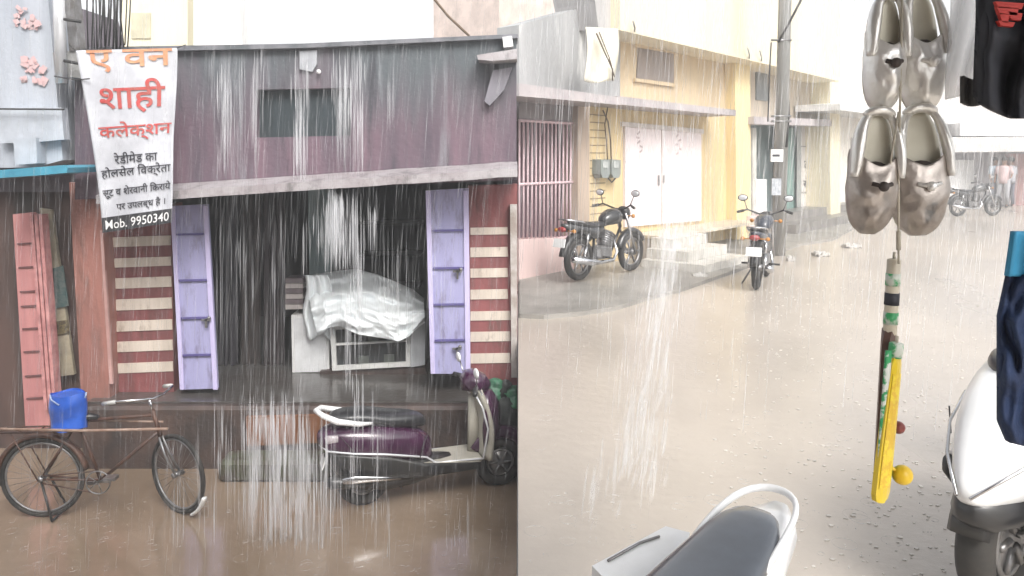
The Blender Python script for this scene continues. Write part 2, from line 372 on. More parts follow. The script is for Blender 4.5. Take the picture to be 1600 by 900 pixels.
def door_leaf(name, label, q, rails, Y, edge_right=True, latch=None):
    c = L((q[0][0]+q[1][0])/2, q[2][1], Y)
    t = thing(name, label, 'door', (c.x, Y, c.z), 0, 'lilac metal door leaves of the shop')
    m = MB(); slab(m, q, Y, Y+.04); m.build('door_panel', m_door, t, world=True)
    def at(s, y):      # point between left and right edge at height y
        f = (y-q[0][1])/(q[3][1]-q[0][1]); xl = q[0][0]+(q[3][0]-q[0][0])*f; xr = q[1][0]+(q[2][0]-q[1][0])*f
        return xl+(xr-xl)*s
    y0, y1 = q[0][1], q[3][1]
    for s0, s1 in ((0, .11), (.88, 1.0)):
        m = MB(); slab(m, [(at(s0, y0), y0), (at(s1, y0), y0), (at(s1, y1), y1), (at(s0, y1), y1)], Y-.02, Y-.003); m.build('stile', m_door_edge, t, world=True)
    for r in rails:
        m = MB(); slab(m, [(at(.12, r), r), (at(.87, r), r-1), (at(.87, r), r+2.2), (at(.12, r), r+3)], Y-.025, Y-.003); m.build('rail', m_door_line, t, world=True)
    if latch:
        for (lx, ly) in latch:
            m = MB(); c = L(lx, ly, Y-.04); m.box(c, (.09, .02, .02)); m.box(c+Vector((0, 0, -.03)), (.02, .02, .09)); m.ball(c+Vector((.03, 0, .02)), .018)
            m.build('latch', m_steel, t, world=True)
door_leaf('door_leaf', 'lilac metal door leaf beside the white banner and the left striped wall', [(266, 322), (324, 319), (340, 607), (281, 609)], [365, 437, 496, 554], 7.42, latch=[(322, 500)])
door_leaf('door_leaf', 'lilac metal door leaf with black latches right of the covered showcase', [(665, 298), (732, 294), (735, 584), (673, 584)], [359, 418, 475, 531], 7.42, latch=[(715, 424), (714, 545)])

# hanging dark cloths inside the shop
for k, (xa, xb, yb, colr) in enumerate([(335, 372, 590, (.055, .05, .06)), (374, 408, 586, (.07, .055, .05)), (410, 446, 588, (.075, .06, .062))]):
    m = MB()
    def cl(u, v, xa=xa, xb=xb, yb=yb, k=k):
        p = L(xa+(xb-xa)*u, 300+(yb-300)*v, 8.5); p.y += .035*math.sin(u*22+k)*(.3+v)+.03*noise.noise(Vector((u*3, v*2, k))); return p
    m.grid(cl, 30, 12, thick=(0, .012, 0))
    o = m.build('hanging_cloth', mat('cloth_%d' % k, colr, .9, col2=tuple(c*.6 for c in colr), scale=6, streak=True))
    tag(o, ['dark grey cloth hanging in the shop beside the left lilac door', 'dark brown cloth hanging in the shop, middle of the three', 'dark brown cloth hanging in the shop next to the white cabinet'][k], 'cloth', 'dark cloths hanging in the shop')

# white cabinet, paper stack, showcase, tarpaulin
t = thing('cabinet', 'plain white cabinet standing in the shop opening left of the showcase', 'cabinet', L(484, 588, 8.2))
m = MB(); slab(m, [(455, 492), (513, 490), (515, 586), (457, 588)], 8.2, 8.6); m.build('carcass', m_white, t, world=True)
m = MB(); slab(m, [(459, 497), (509, 495), (511, 580), (461, 582)], 8.185, 8.2); m.build('cabinet_door', mat('cabinet_door', (.80, .81, .82), .45), t, world=True)
t = thing('paper_stack', 'small stack of printed white papers on top of the cabinet', 'papers', L(460, 491, 8.25))
for k in range(6):
    y = 482-k*8.2; m = MB(); slab(m, [(446+rnd.uniform(-1, 1), y-6), (473, y-6), (474, y+1), (446, y+1.5)], 8.22, 8.45)
    m.build('bundle', mat('paper_%d' % (k % 2), ((.55, .5, .48), (.2, .16, .17))[k % 2], .8), t, world=True)
t = thing('showcase', 'glass fronted showcase with white frame under a grey sheet', 'showcase', L(585, 583, 8.1))
m = MB()
for q in [[(516, 508), (523, 508), (526, 579), (519, 579)], [(634, 502), (641, 502), (641, 573), (634, 573)], [(523, 510), (634, 505), (634, 510), (523, 515)], [(525, 572), (634, 566), (634, 573), (526, 579)], [(524, 537), (634, 532), (634, 534), (524, 540)]]:
    slab(m, q, 8.08, 8.12)
m.build('frame', mat('white_frame', (.72, .72, .7), .5), t, world=True)
m = MB(); slab(m, [(523, 512), (635, 508), (635, 570), (525, 576)], 8.13, 8.14); m.build('glass', mat('dark_glass', (.05, .055, .06), .12, col2=(.03, .03, .03), scale=5), t, world=True)
m = MB(); slab(m, [(641.5, 500), (664, 498), (664, 570), (641.5, 574)], 8.08, 8.5); m.build('side_panel', mat('grey_side', (.5, .52, .54), .6), t, world=True)
m = MB(); slab(m, [(516, 500), (641, 496), (641, 501), (516, 506)], 8.08, 8.6); m.build('top', m_white, t, world=True)
m = MB(); slab(m, [(500, 580), (664, 574), (672, 600), (500, 602)], 8.12, 8.5); m.build('base', m_plinth, t, world=True)
for (xa, ya) in ((545, 536), (575, 534), (605, 533), (560, 568), (600, 566)):
    m = MB(); slab(m, [(xa, ya-12), (xa+16, ya-12), (xa+16, ya), (xa, ya)], 8.122, 8.129); m.build('goods', mat('goods', (.10, .11, .10), .6, scale=12), t, world=True)
# draped sheet: outline traced, real folds
topc = [(474, 432), (500, 427), (530, 423), (556, 420), (590, 429), (620, 441), (645, 452), (662, 466)]
botc = [(496, 524), (512, 512), (535, 512), (560, 520), (590, 530), (620, 531), (640, 526), (664, 504)]
def interp(c, u):
    u *= len(c)-1; i = min(int(u), len(c)-2); q = u-i; q = q*q*(3-2*q)*.5+q*.5
    return c[i][0]+(c[i+1][0]-c[i][0])*q, c[i][1]+(c[i+1][1]-c[i][1])*q
def tarp(u, v):
    a = interp(topc, u); b = interp(botc, u); px = a[0]+(b[0]-a[0])*v; py = a[1]+(b[1]-a[1])*v
    depth = 8.55-.62*math.sin(min(v*1.25, 1)*math.pi/2)
    cr = noise.noise(Vector((u*4.5+v*2, v*3.2-u*1.5, 7))); cr2 = noise.noise(Vector((u*10-v*4, v*9+u*3, 11)))
    depth += -.055*(1-abs(cr)*2.0) - .014*(1-abs(cr2)*2.2)
    depth += -.03*math.sin(v*15+u*7+2*noise.noise(Vector((u*3, v*3, 1))))*min(1, v*3) - .07*noise.noise(Vector((u*5, v*7, 3)))
    return L(px, py+2.5*math.sin(u*19)*v, depth)
m = MB(); m.grid(tarp, 130, 80, thick=(0, .008, -.003)); 
tag(m.build('draped_sheet', mat('grey_white_sheet', (.84, .88, .89), .5, col2=(.76, .80, .82), scale=3, wet=.2)), 'pale grey sheet draped in folds over the showcase', 'sheet')
def tarp2(u, v):
    px = 476+u*(36+8*math.sin(v*2)); py = 430+v*(96+6*math.sin(u*9)); return L(px+3*math.sin(v*8), py, 8.12-.03*math.sin(u*14)-.02*math.sin(v*9))
m = MB(); m.grid(tarp2, 16, 24, thick=(0, .012, 0)); tag(m.build('hanging_sheet', MATS['grey_white_sheet']), 'pale sheet corner hanging down over the white cabinet', 'sheet')

# small wall fittings on the fascia
t = thing('bracket', 'broken pale sunshade bracket at the right end of the purple parapet', 'bracket', L(778, 95, 7.1))
m = MB(); slab(m, [(745, 86), (808, 76), (808, 92), (770, 95), (747, 93)], 6.95, 7.198); m.build('slab', m_lip, t, world=True)
m = MB(); slab(m, [(770, 110), (800, 105), (788, 140), (765, 165), (757, 158)], 7.1, 7.198); m.build('brace', mat('dull_patch', (.22, .21, .24), .6), t, world=True)
m = MB(); slab(m, [(785, 58), (800, 56), (802, 72), (787, 74)], 7.05, 7.2); tag(m.build('junction_box', m_white), 'small white box on the right end of the parapet', 'box')
m = MB(); slab(m, [(468, 80), (495, 78), (495, 100), (488, 112), (468, 108)], 7.17, 7.198); tag(m.build('wall_patch', mat('plaster_patch', (.42, .43, .46), .7, col2=(.3, .31, .33), scale=7)), 'pale plaster patch high on the purple parapet', 'patch')
m = MB(); m.ball(L(498, 112, 7.15), .022); m.tube([L(498, 112, 7.15), L(498, 112, 7.2)], .008); tag(m.build('lamp_bulb', m_white), 'tiny white bulb on the purple parapet', 'bulb')

# ---- neighbour on the far left
m_pink = mat('pink_shutter', (.58, .27, .26), .5, col2=(.42, .18, .18), scale=4, streak=True, wet=.2)
nb = thing('neighbour_shop', 'narrow neighbouring shop with a pink door and whitewashed upper wall', 'shop', (GX(60, 7.4), 7.4, ZL))
m = MB(); slab(m, [(-60, 8), (60, -10), (85, 90), (112, 100), (122, 300), (-60, 300)], 7.5, 9); m.build('upper_wall', mat('smoke_wall', (.135, .115, .135), .8, col2=(.08, .07, .08), scale=3, streak=True), nb, world=True)
m = MB(); slab(m, [(-60, 270), (132, 290), (132, 740), (-60, 760)], 7.62, 9); m.build('lower_wall', mat('dark_brown_wall', (.10, .06, .05), .8, col2=(.04, .032, .03), scale=3, streak=True), nb, world=True)
m = MB(); slab(m, [(-60, -60), (70, -60), (98, 250), (55, 262), (-60, 262)], 7.15, 7.49); m.build('whitewashed_wall', mat('whitewash', (.54, .57, .62), .7, col2=(.33, .36, .41), scale=2.4, streak=True, bump=.2, contrast=.4), nb, world=True)
m = MB(); slab(m, [(0, 168), (96, 168), (100, 218), (55, 222), (0, 224)], 7.05, 7.148); m.build('ledge', mat('white_ledge', (.50, .53, .58), .6), nb, world=True)
m = MB(); slab(m, [(20, 215), (56, 215), (58, 255), (24, 258)], 7.0, 7.14); m.build('lower_pillar', MATS['white_ledge'], nb, world=True)
m = MB(); slab(m, [(20, 335), (48, 332), (70, 345), (78, 668), (40, 672)], 7.35, 7.42); m.build('door_panel', m_pink, nb, world=True)
for y in (380, 417, 455, 478, 513, 549, 587, 622): 
    m = MB(); xx = (y-340)*.075; slab(m, [(24+xx*.8, y), (60+xx*.5, y-2), (60+xx*.5, y+1), (24+xx*.8, y+2.5)], 7.335, 7.349)
    m.build('door_rail', mat('pink_dark_rail', (.16, .07, .07), .6), nb, world=True)
for k, xx in enumerate((46, 53, 60)):
    m = MB(); slab(m, [(xx, 335), (xx+5, 335), (xx+28, 640), (xx+23, 640)], 7.28-.02*k, 7.345); m.build('door_post', mat('pink_post', (.62, .30, .29), .5, col2=(.38, .16, .16), scale=8), nb, world=True)
m = MB(); slab(m, [(-30, 268), (98, 258), (106, 262), (104, 270), (60, 274), (-30, 280)], 6.6, 7.1); m.build('blue_awning', mat('blue_sheet', (.08, .33, .45), .4, col2=(.05, .22, .32), wet=.3), nb, world=True)
m = MB(); slab(m, [(82, 82), (122, 78), (128, 122), (86, 118)], 7.0, 7.4); m.build('stub_slab', m_conc, nb, world=True)
t = thing('poster_board', 'narrow cream poster board with dark pictures between the pink door and the pillar', 'poster', L(95, 590, 7.5))
m = MB(); slab(m, [(62, 325), (80, 328), (116, 585), (94, 588)], 7.5, 7.54); m.build('board', mat('cream_board', (.42, .37, .27), .7, col2=(.28, .24, .18), scale=6), t, world=True)
m = MB(); slab(m, [(80, 420), (98, 415), (107, 478), (88, 482)], 7.48, 7.495); m.build('picture', mat('poster_teal', (.05, .10, .10), .6, col2=(.15, .16, .15), scale=22), t, world=True)
m = MB(); slab(m, [(86, 503), (104, 500), (108, 520), (90, 523)], 7.48, 7.495); m.build('picture', mat('poster_black', (.05, .04, .03), .6, col2=(.25, .2, .1), scale=30), t, world=True)
# faded red painted figures on the whitewashed wall
for (xa, ya, xb, yb) in ((24, 10, 62, 45), (33, 92, 70, 130)):
    for k in range(26):
        m = MB(); x = rnd.uniform(xa, xb); y = rnd.uniform(ya, yb); s = rnd.uniform(3, 9); c = L(x, y, 7.146-.0012*k)
        m.box(c, (s/165, .004, s/165*rnd.uniform(.5, 1.6)), rot=Matrix.Rotation(rnd.uniform(0, 3), 3, 'Y'))
        o = m.build('painted_mark', mat('faded_red', (.66, .42, .42), .8, col2=(.55, .42, .42), scale=20), nb, world=True)

# ---- buildings behind the parapet
m_cream_far = mat('far_cream', (.80, .75, .58), .8, col2=(.74, .68, .47), scale=.5, streak=True)
t = thing('cream_building', 'tall cream building rising behind the banner', 'building', (GX(240, 16), 16, ZL))
m = MB(); slab(m, [(190, -80), (293, -80), (293, 140), (190, 140)], 16, 16.3); m.build('wall', m_cream_far, t, world=True)
m = MB(); slab(m, [(205, 20), (235, 20), (235, 60), (205, 60)], 15.97, 15.999); m.build('window', mat('pale_pane', (.62, .58, .42), .4), t, world=True)
m = MB(); slab(m, [(290, -80), (366, -80), (380, 90), (290, 140)], 20, 20.5); tag(m.build('white_building', mat('far_white', (.80, .80, .78), .8, col2=(.76, .76, .75), scale=.6)), 'white building faint in the rain beside the cream one', 'building')
m = MB(); slab(m, [(752, 40), (770, -40), (808, -60), (808, 120), (752, 120)], 18, 24); tag(m.build('grey_building', mat('far_grey', (.80, .80, .82), .8)), 'pale grey building behind the right end of the parapet', 'building')
t = thing('utility_post', 'pale post with dark clamps carrying loose cables beside the banner', 'pole', L(100, 120, 6.9))
m = MB(); m.tube([L(96, 130, 6.95), L(90, -60, 6.95)], .05, 10); m.build('post', m_silver, t, world=True)
m = MB(); slab(m, [(98, -30), (112, -30), (124, 78), (108, 80)], 6.98, 7.1); m.build('channel', m_steel, t, world=True)
m = MB(); m.tube([L(100, 30, 6.9), L(126, 34, 6.9)], .014); m.tube([L(100, 95, 6.9), L(128, 100, 6.9)], .014); m.build('clamp', m_cable, t, world=True)
cab = MB()
for k in range(11):
    x = 138+k*5.3+rnd.uniform(-2, 2); b1 = rnd.uniform(68, 84); x2 = x+rnd.uniform(6, 16)
    cab.tube([L(x, -50, 7.0), L(x+rnd.uniform(-2, 3), 20, 7.0), L((x+x2)/2-3, b1, 7.0), L((x+x2)/2+3, b1, 7.0), L(x2, 20, 7.02), L(x2+3, -50, 7.02)], .0055+.002*rnd.random(), 6)
wire_ = MB(); wire_.tube([L(-20, 170, 6.98), L(100, 171, 6.98)], .008, 6); tag(wire_.build('cable', m_cable), 'thin dark wire running across the whitewashed wall above its ledge', 'cable')
tag(cab.build('cable_bundle', m_cable), 'tangle of thin dark cables looping above the banner', 'cables')
m = MB(); m.tube([L(655, -30, 7.4), L(700, 25, 7.35), L(733, 56, 7.25)], .012, 6); tag(m.build('cable', mat('rusty_cable', (.16, .11, .07), .6)), 'single cable slanting down to the top of the parapet', 'cable')

# ---- banner
bq = [(118, 79), (277, 75), (267, 348), (160, 364)]
def ban(u, v, off=0.):
    edge = 1.5*math.sin(v*9)
    xl = 118+(160-118)*(1-(1-v)**1.35) ; yl = 79+(364-79)*v
    xr = 277+(267-277)*v+edge*.6; yr = 75+(348-75)*v
    px = xl+(xr-xl)*u; py = yl+(yr-yl)*u
    Y = 6.72+.025*math.sin(u*7+v*3)+.03*noise.noise(Vector((u*2.5, v*4, 5)))-off
    return L(px, py, Y)
t = thing('banner', 'white cloth banner with red and black Hindi lettering hung from the parapet', 'banner', L(213, 364, 6.8))
m = MB(); m.grid(lambda u, v: ban(u, v), 40, 60, thick=(0, .006, 0)); m.build('cloth', mat('banner_cloth', (.60, .61, .65), .6, col2=(.47, .48, .52), scale=4, wet=.15), t, world=True)
m = MB(); m.grid(lambda u, v: ban(u, .918+v*.082, .006), 30, 4); m.build('black_band', mat('banner_black', (.03, .03, .035), .6), t, world=True)
def text_mesh(body, bold=.0):
    c = bpy.data.curves.new('t', 'FONT'); c.body = body; c.align_x = 'LEFT'; c.size = 1; c.offset = bold; c.resolution_u = 3; c.fill_mode = 'FRONT'
    o = bpy.data.objects.new('t', c); COL.objects.link(o); dg = bpy.context.evaluated_depsgraph_get(); dg.update()
    me = bpy.data.meshes.new_from_object(o.evaluated_get(dg)); bpy.data.objects.remove(o)
    vs = [v.co.copy() for v in me.vertices]; fs = [list(p.vertices) for p in me.polygons]; bpy.data.meshes.remove(me)
    return vs, fs
def text_on(fn, body, u0, u1, v0, v1, ma, parent, bold=.0, name='lettering', world=True):
    vs, fs = text_mesh(body, bold)
    if not vs: return
    xa = min(v.x for v in vs); xb = max(v.x for v in vs); ya = min(v.y for v in vs); yb = max(v.y for v in vs)
    m = MB(); m.add([fn(u0+(u1-u0)*(v.x-xa)/(xb-xa), v1-(v1-v0)*(v.y-ya)/(yb-ya)) for v in vs], fs)
    return m.build(name, ma, parent, world=world)
bt = lambda u, v: ban(u, v, .010)
m_red = mat('banner_red', (.55, .075, .075), .6, col2=(.45, .12, .10), scale=14)
m_orange = mat('banner_orange', (.62, .25, .14), .6, col2=(.6, .35, .2), scale=12)
m_ink = mat('banner_ink', (.03, .03, .04), .6, col2=False)
text_on(bt, 'ए वन', .10, .95, .0, .125, m_orange, t, .014)
text_on(bt, 'शाही', .16, .88, .165, .355, m_red, t, .012)
text_on(bt, 'कलेक्शन', .10, .97, .40, .51, m_red, t, .012)
text_on(bt, 'रेडीमेड का', .25, .80, .57, .635, m_ink, t, .012)
text_on(bt, 'होलसेल िवक्रेता', .06, .97, .645, .72, m_ink, t, .012)
text_on(bt, 'सूट व शेरवानी िकराये', .05, .97, .755, .82, m_ink, t, .015)
text_on(bt, 'पर उपलब्ध है ।', .22, .90, .84, .90, m_ink, t, .015)
text_on(lambda u, v: ban(u, v, .014), 'Mob. 9950340', .05, .96, .935, .985, m_white, t, .004)
m = MB(); m.tube([L(85, 119, 6.9), L(118, 125, 6.74), L(140, 123, 6.7)], .006, 6); m.tube([L(277, 75, 6.72), L(290, 70, 7.15)], .005, 6); m.tube([L(118, 79, 6.72), L(108, 70, 6.95)], .005, 6); m.build('tie_cord', m_cable, t, world=True)

# ---- bicycle (local: X forward, rear hub over origin)
def bicycle():
    base = G(70, 815, ZL); base.y = 6.12; base = Vector((L(70, 815, 6.12).x, 6.12, ZL))
    t = thing('bicycle', 'old dark roadster bicycle parked in the flooded lane with a turned front wheel', 'bicycle', base, R(4))
    WB = 1.08; r = .335; k1 = mat('rusty_frame', (.06, .04, .035), .5, col2=(.11, .05, .03), scale=14)
    def wheel(parent, c, rz, name='wheel'):
        o = bpy.data.objects.new(name, None)
        m = MB(); m.ringY((0, 0, 0), r-.018, .018, 48, 8); tyre = m.build('wheel', m_rubber, parent); tyre.location = c; tyre.rotation_euler = (0, 0, rz)
        m = MB(); m.ringY((0, 0, 0), r-.045, .010, 44, 6); m.build('rim', m_steel, tyre)
        m = MB()
        for k in range(28):
            a = 2*math.pi*k/28; b2 = a+(.5 if k % 2 else -.5); s = .02*(1 if k % 2 else -1)
            m.tube([(.02*math.cos(b2), s, .02*math.sin(b2)), ((r-.05)*math.cos(a), 0, (r-.05)*math.sin(a))], .0016, 4)
        m.build('spoke', m_steel, tyre)
        m = MB(); m.tube([(0, -.05, 0), (0, .05, 0)], .022, 10); m.build('hub', m_steel, tyre)
        return tyre
    wheel(t, (0, 0, r), 0); fw = wheel(t, (WB, 0, r), R(-34))
    bb = (.46, 0, .30); st = (.30, 0, .80); hd = (.90, 0, .84); hb = (.94, 0, .70)
    m = MB()
    for a, b_ in ((bb, st), (st, hd), (bb, hb), ): m.tube([a, b_], .015, 8)
    for s in (-.04, .04):
        m.tube([bb, (0, s, r)], .009, 6); m.tube([st, (0, s, r)], .008, 6)
    m.tube([(.895, 0, .88), (.95, 0, .66)], .018, 8); m.build('frame', k1, t)
    m = MB()
    for s in (-.045, .045): m.tube([(.95, s*.6, .66), (1.0, s, .5), (WB+.0, s, r)], .010, 6)
    m.build('fork', m_steel, t)
    m = MB(); c = Matrix.Rotation(R(-34), 3, 'Z'); h = Vector((.87, 0, .985))
    m.tube([(.895, 0, .86), h], .012, 8)
    m.tube([h+c@Vector(p) for p in ((-.16, -.27, .0), (-.03, -.24, .03), (.06, -.1, .02), (.05, 0, 0), (.06, .1, .02), (-.03, .24, .03), (-.16, .27, .0))], .011, 8); m.build('handlebar', m_chrome, t)
    for s in (-1, 1): m = MB(); m.tube([h+c@Vector((-.06, s*.255, .025)), h+c@Vector((-.19, s*.275, -.005))], .017, 8); m.build('grip', mat('pale_grip', (.6, .6, .58), .4), t)
    m = MB(); m.body([(.16, .83, .05, .03), (.20, .84, .10, .04), (.30, .85, .09, .035), (.42, .84, .03, .025), (.46, .83, .02, .02)]); m.build('saddle', m_black, t); m = MB(); m.tube([(.30, 0, .8), (.29, 0, .85)], .012)
    m.build('seat_post', m_steel, t)
    m = MB(); m.ringY((0, 0, r), r+.02, .022, 24, 6, R(10), R(190), flat=1.6); m.build('mudguard', k1, t)
    for a0, a1 in ((R(-62), R(-22)),):
        m = MB(); m.ringY((WB, 0, 0), 0, 0, 1, 3, 0, 1) if False else None
        mm = MB(); mm.ringY((0, 0, 0), r+.015, .014, 16, 6, a0, a1, flat=1.8); o = mm.build('mudguard', m_white, t); o.location = (WB, 0, r); o.rotation_euler = (0, 0, R(-34))
    m = MB(); m.ringY((.46, -.05, .30), .095, .006, 28, 6)
    for k in range(5):
        a = k*1.2566; m.tube([(.46, -.05, .30), (.46+.09*math.cos(a), -.05, .30+.09*math.sin(a))], .004, 5)
    m.build('chainring', m_steel, t)
    m = MB(); m.tube([(.46, -.05, .30), (.58, -.08, .36)], .009, 6); m.tube([(.46, .05, .30), (.36, .08, .24)], .009, 6); m.box((.60, -.13, .37), (.09, .08, .025)); m.box((.35, .13, .235), (.09, .08, .025)); m.build('pedal', m_steel, t)
    m = MB(); m.tube([(.46, -.045, .395), (.02, -.045, r+.03)], .006, 5); m.tube([(.46, -.045, .205), (.02, -.045, r-.03)], .006, 5); m.build('chain', k1, t)
    m = MB()
    for s in (-.07, .07): m.tube([(-.32, s, .74), (.30, s, .74)], .008, 6); m.tube([(-.2, s, .74), (0, s, r)], .006, 6)
    for x in (-.3, -.15, 0, .15): m.tube([(x, -.07, .74), (x, .07, .74)], .006, 6)
    m.build('carrier', k1, t)
    m = MB(); m.tube([(-.02, .0, r), (.12, -.12, .02)], .010, 6); m.tube([(.02, .06, r), (.12, .13, .02)], .010, 6); m.tube([(.12, -.12, .02), (.12, .13, .02)], .010, 6); m.build('kickstand', m_black, t)
    return t, base
bike, bbase = bicycle()
m = MB(); m.tube([L(-60, 669, 6.0), L(130, 673, 6.0), L(262, 670, 6.02)], .012, 8); m.tube([L(145, 657, 6.2), L(255, 659, 6.2)], .009, 8)
tag(m.build('wooden_rod', mat('rod_wood', (.22, .13, .09), .5, col2=(.35, .25, .2), scale=12)), 'long thin rods tied along the bicycle carrier and top tube', 'rod')
t = thing('blue_bag', 'bright blue plastic bag tied on the bicycle carrier', 'bag', L(107, 670, 6.1))
m = MB()
def bag(u, v):
    a = u*2*math.pi; px = 107+(29+2*math.sin(v*5))*math.cos(a)*(1-.12*(1-v))+.0; z = L(107, 617+v*54+1.5*math.sin(a*3), 6.05).z
    p = L(px, 640, 6.1); p.z = z; p.y = 6.1+.10*math.sin(a)*(1+.1*math.sin(v*9+a)); return p
m.grid(bag, 28, 10); a = [bag(i/28, 0)+Vector((0, 0, -.015)) for i in range(28)]; m.add(a, [list(range(28))]); a = [bag(i/28, 1) for i in range(28)]; m.add(a, [list(range(28))])
m.build('bag_body', mat('blue_plastic', (.03, .12, .55), .35, col2=(.02, .08, .38), scale=7, wet=.4), t, world=True)
m = MB(); m.tube([L(78, 617, 6.0), L(80, 625, 5.99), L(92, 633, 5.99)], .006, 6); m.tube([L(135, 613, 6.0), L(133, 622, 5.99)], .006, 6); m.build('handle', mat('bag_light', (.4, .5, .7), .4), t, world=True)

# ---- scooter (local: X forward, rear contact at origin)
def scooter(name, label, loc, rz, paint, inner, seat, trim, rail, mirrors=True, group=None):
    t = thing(name, label, 'scooter', loc, rz, group)
    def wheel(x, r=.225):
        m = MB(); m.ringY((0, 0, 0), r-.05, .05, 36, 10); ty = m.build('wheel', m_rubber, t); ty.location = (x, 0, r)
        m = MB(); m.tube([(0, -.035, 0), (0, .035, 0)], .115, 20); m.ringY((0, -.03, 0), .115, .012, 24, 6); m.ringY((0, .03, 0), .115, .012, 24, 6)
        for k in range(6):
            a = k*math.pi/3; m.tube([(.03*math.cos(a), -.04, .03*math.sin(a)), (.11*math.cos(a), -.04, .11*math.sin(a))], .012, 5)
        m.build('rim', m_steel, ty)
    wheel(0); wheel(1.22)
    m = MB()
    m.body([(-.38, .63, .03, .03), (-.35, .625, .10, .07), (-.27, .61, .16, .12), (-.12, .585, .20, .16), (.08, .56, .215, .175), (.24, .53, .21, .175), (.38, .505, .19, .16), (.50, .48, .16, .135), (.60, .43, .10, .10)], 20, 2.6)
    m.build('body', paint, t, subsurf=1)
    m = MB(); m.body([(-.30, .46, .05, .05), (-.18, .38, .13, .14), (-.05, .33, .16, .18), (.2, .30, .17, .17), (.42, .29, .15, .14), (.60, .28, .12, .09), (.95, .27, .12, .06)], 14, 3); m.build('engine', m_black, t)
    m = MB(); m.body([(-.28, .79, .06, .03), (-.22, .79, .125, .05), (-.08, .79, .145, .065), (.08, .77, .145, .065), (.20, .735, .145, .065), (.34, .72, .13, .07), (.48, .70, .10, .06), (.55, .67, .04, .04)], 18, 2.6)
    m.build('seat', seat, t, subsurf=1)
    m = MB(); m.tube([(.06, -.16, .755), (-.05, -.175, .765), (-.22, -.165, .80), (-.33, -.11, .845), (-.38, 0, .86), (-.33, .11, .845), (-.22, .165, .80), (-.05, .175, .765), (.06, .16, .755)], [.012, .022, .027, .024, .022, .024, .027, .022, .012], 10)
    m.build('grab_rail', rail, t)
    for s in (-1, 1):
        m = MB(); m.tube([(-.36, s*.03, .58), (-.30, s*.13, .55), (-.10, s*.20, .53), (.15, s*.215, .50), (.35, s*.20, .455), (.52, s*.14, .40), (.60, s*.15, .345), (.98, s*.17, .335), (1.0, s*.235, .36), (1.04, s*.24, .62), (1.0, s*.21, .80), (.94, s*.14, .93)], .009, 8); m.build('trim', trim, t)
        m = MB(); m.body([(-.345, .63, .025, .035, s*.06), (-.30, .64, .025, .04, s*.115), (-.22, .655, .02, .03, s*.155)], 10); m.build('tail_light', mat('tail_lens', (.45, .40, .42), .15, wet=.6), t)
    for s in (-1, 1):
        m = MB(); m.tube([(.52, s*.165, .60), (.47, s*.20, .50), (.45, s*.20, .42)], .004, 5); m.tube([(-.20, s*.185, .68), (-.10, s*.215, .55)], .003, 5); m.build('panel_gap', m_black, t)
        m = MB(); m.body([(-.30, .50, .01, .03, s*.15), (-.1, .43, .02, .09, s*.18), (.2, .36, .02, .11, s*.19), (.5, .30, .02, .06, s*.17), (.98, .28, .015, .03, s*.17)], 10, 3); m.build('side_skirt', m_black, t)
    m = MB(); m.tube([(.93, -.2, .99), (1.0, -.12, .88), (1.04, -.05, .75)], .006, 5); m.tube([(.93, .2, .99), (1.0, .14, .90), (1.04, .05, .75)], .006, 5); m.build('control_cable', m_black, t)
    m = MB(); m.tube([(.985, 0, .86), (.975, 0, .34)], .055, 8, flat=.5); m.build('glove_panel', inner, t)
    m = MB(); m.box((.75, 0, .325), (.52, .34, .05), bev=.015); m.build('floorboard', inner, t)
    m = MB()
    def shield(u, v):
        y = (u-.5)*2; z = .33+v*.62; wd = .235*(1-.35*v**3); x = 1.0+.05*math.sin(v*math.pi)-.07*v-.10*y*y*-1*.5
        return Vector((x, y*wd, z))
    m.grid(shield, 12, 14, thick=(.03, 0, 0)); m.build('leg_shield', inner, t)
    m = MB(); m.body([(1.03, .62, .22, .30), (1.09, .63, .20, .29), (1.15, .64, .15, .25), (1.21, .62, .07, .17)], 16); m.build('apron', paint, t)
    m = MB(); m.tube([(1.22, 0, .225), (1.16, 0, .42), (1.02, 0, .92)], .03, 8); m.build('fork', m_black, t)
    m = MB(); m.ringY((1.22, 0, .225), .26, .07, 14, 8, R(25), R(150), flat=.9); m.build('front_mudguard', paint, t)
    m = MB(); m.body([(.87, .97, .07, .06), (.92, .99, .16, .085), (1.0, .985, .17, .10), (1.08, .96, .11, .08), (1.13, .94, .04, .03)], 14); m.build('handlebar_cover', paint, t)
    m = MB(); m.tube([(.90, -.33, .965), (.95, -.2, .98), (.98, 0, .98), (.95, .2, .98), (.90, .33, .965)], .014, 8); m.build('handlebar', m_steel, t)
    for s in (-1, 1):
        m = MB(); m.tube([(.93, s*.22, .975), (.895, s*.34, .962)], .021, 8); m.build('grip', m_black, t)
        m = MB(); m.tube([(.97, s*.2, .97), (.96, s*.34, .955)], .006, 6); m.build('brake_lever', m_chrome, t)
        if mirrors:
            m = MB(); m.tube([(.95, s*.2, .98), (.93, s*.27, 1.10)], .006, 6); mo = m.build('mirror', m_chrome, t)
            m = MB(); m.ball((.92, s*.29, 1.13), (.018, .065, .045)); m.build('mirror_glass', m_white, mo)
    m = MB(); m.ball((1.10, 0, .95), (.03, .07, .05)); m.build('headlight', m_chrome, t)
    m = MB(); m.tube([(.30, -.16, .30), (.05, -.18, .27), (-.02, -.19, .27), (-.28, -.2, .31), (-.32, -.2, .315)], [.02, .03, .05, .05, .035], 12); m.build('exhaust', m_black, t)
    m = MB(); m.body([(-.20, .33, .012, .025, -.25), (-.10, .33, .012, .035, -.25), (.12, .31, .012, .02, -.25), (.28, .29, .01, .008, -.245)], 10); m.build('exhaust_shield', m_chrome, t)
    m = MB(); m.box((-.33, 0, .42), (.012, .16, .09), rot=Matrix.Rotation(R(20), 3, 'Y')); m.build('number_plate', m_white, t)
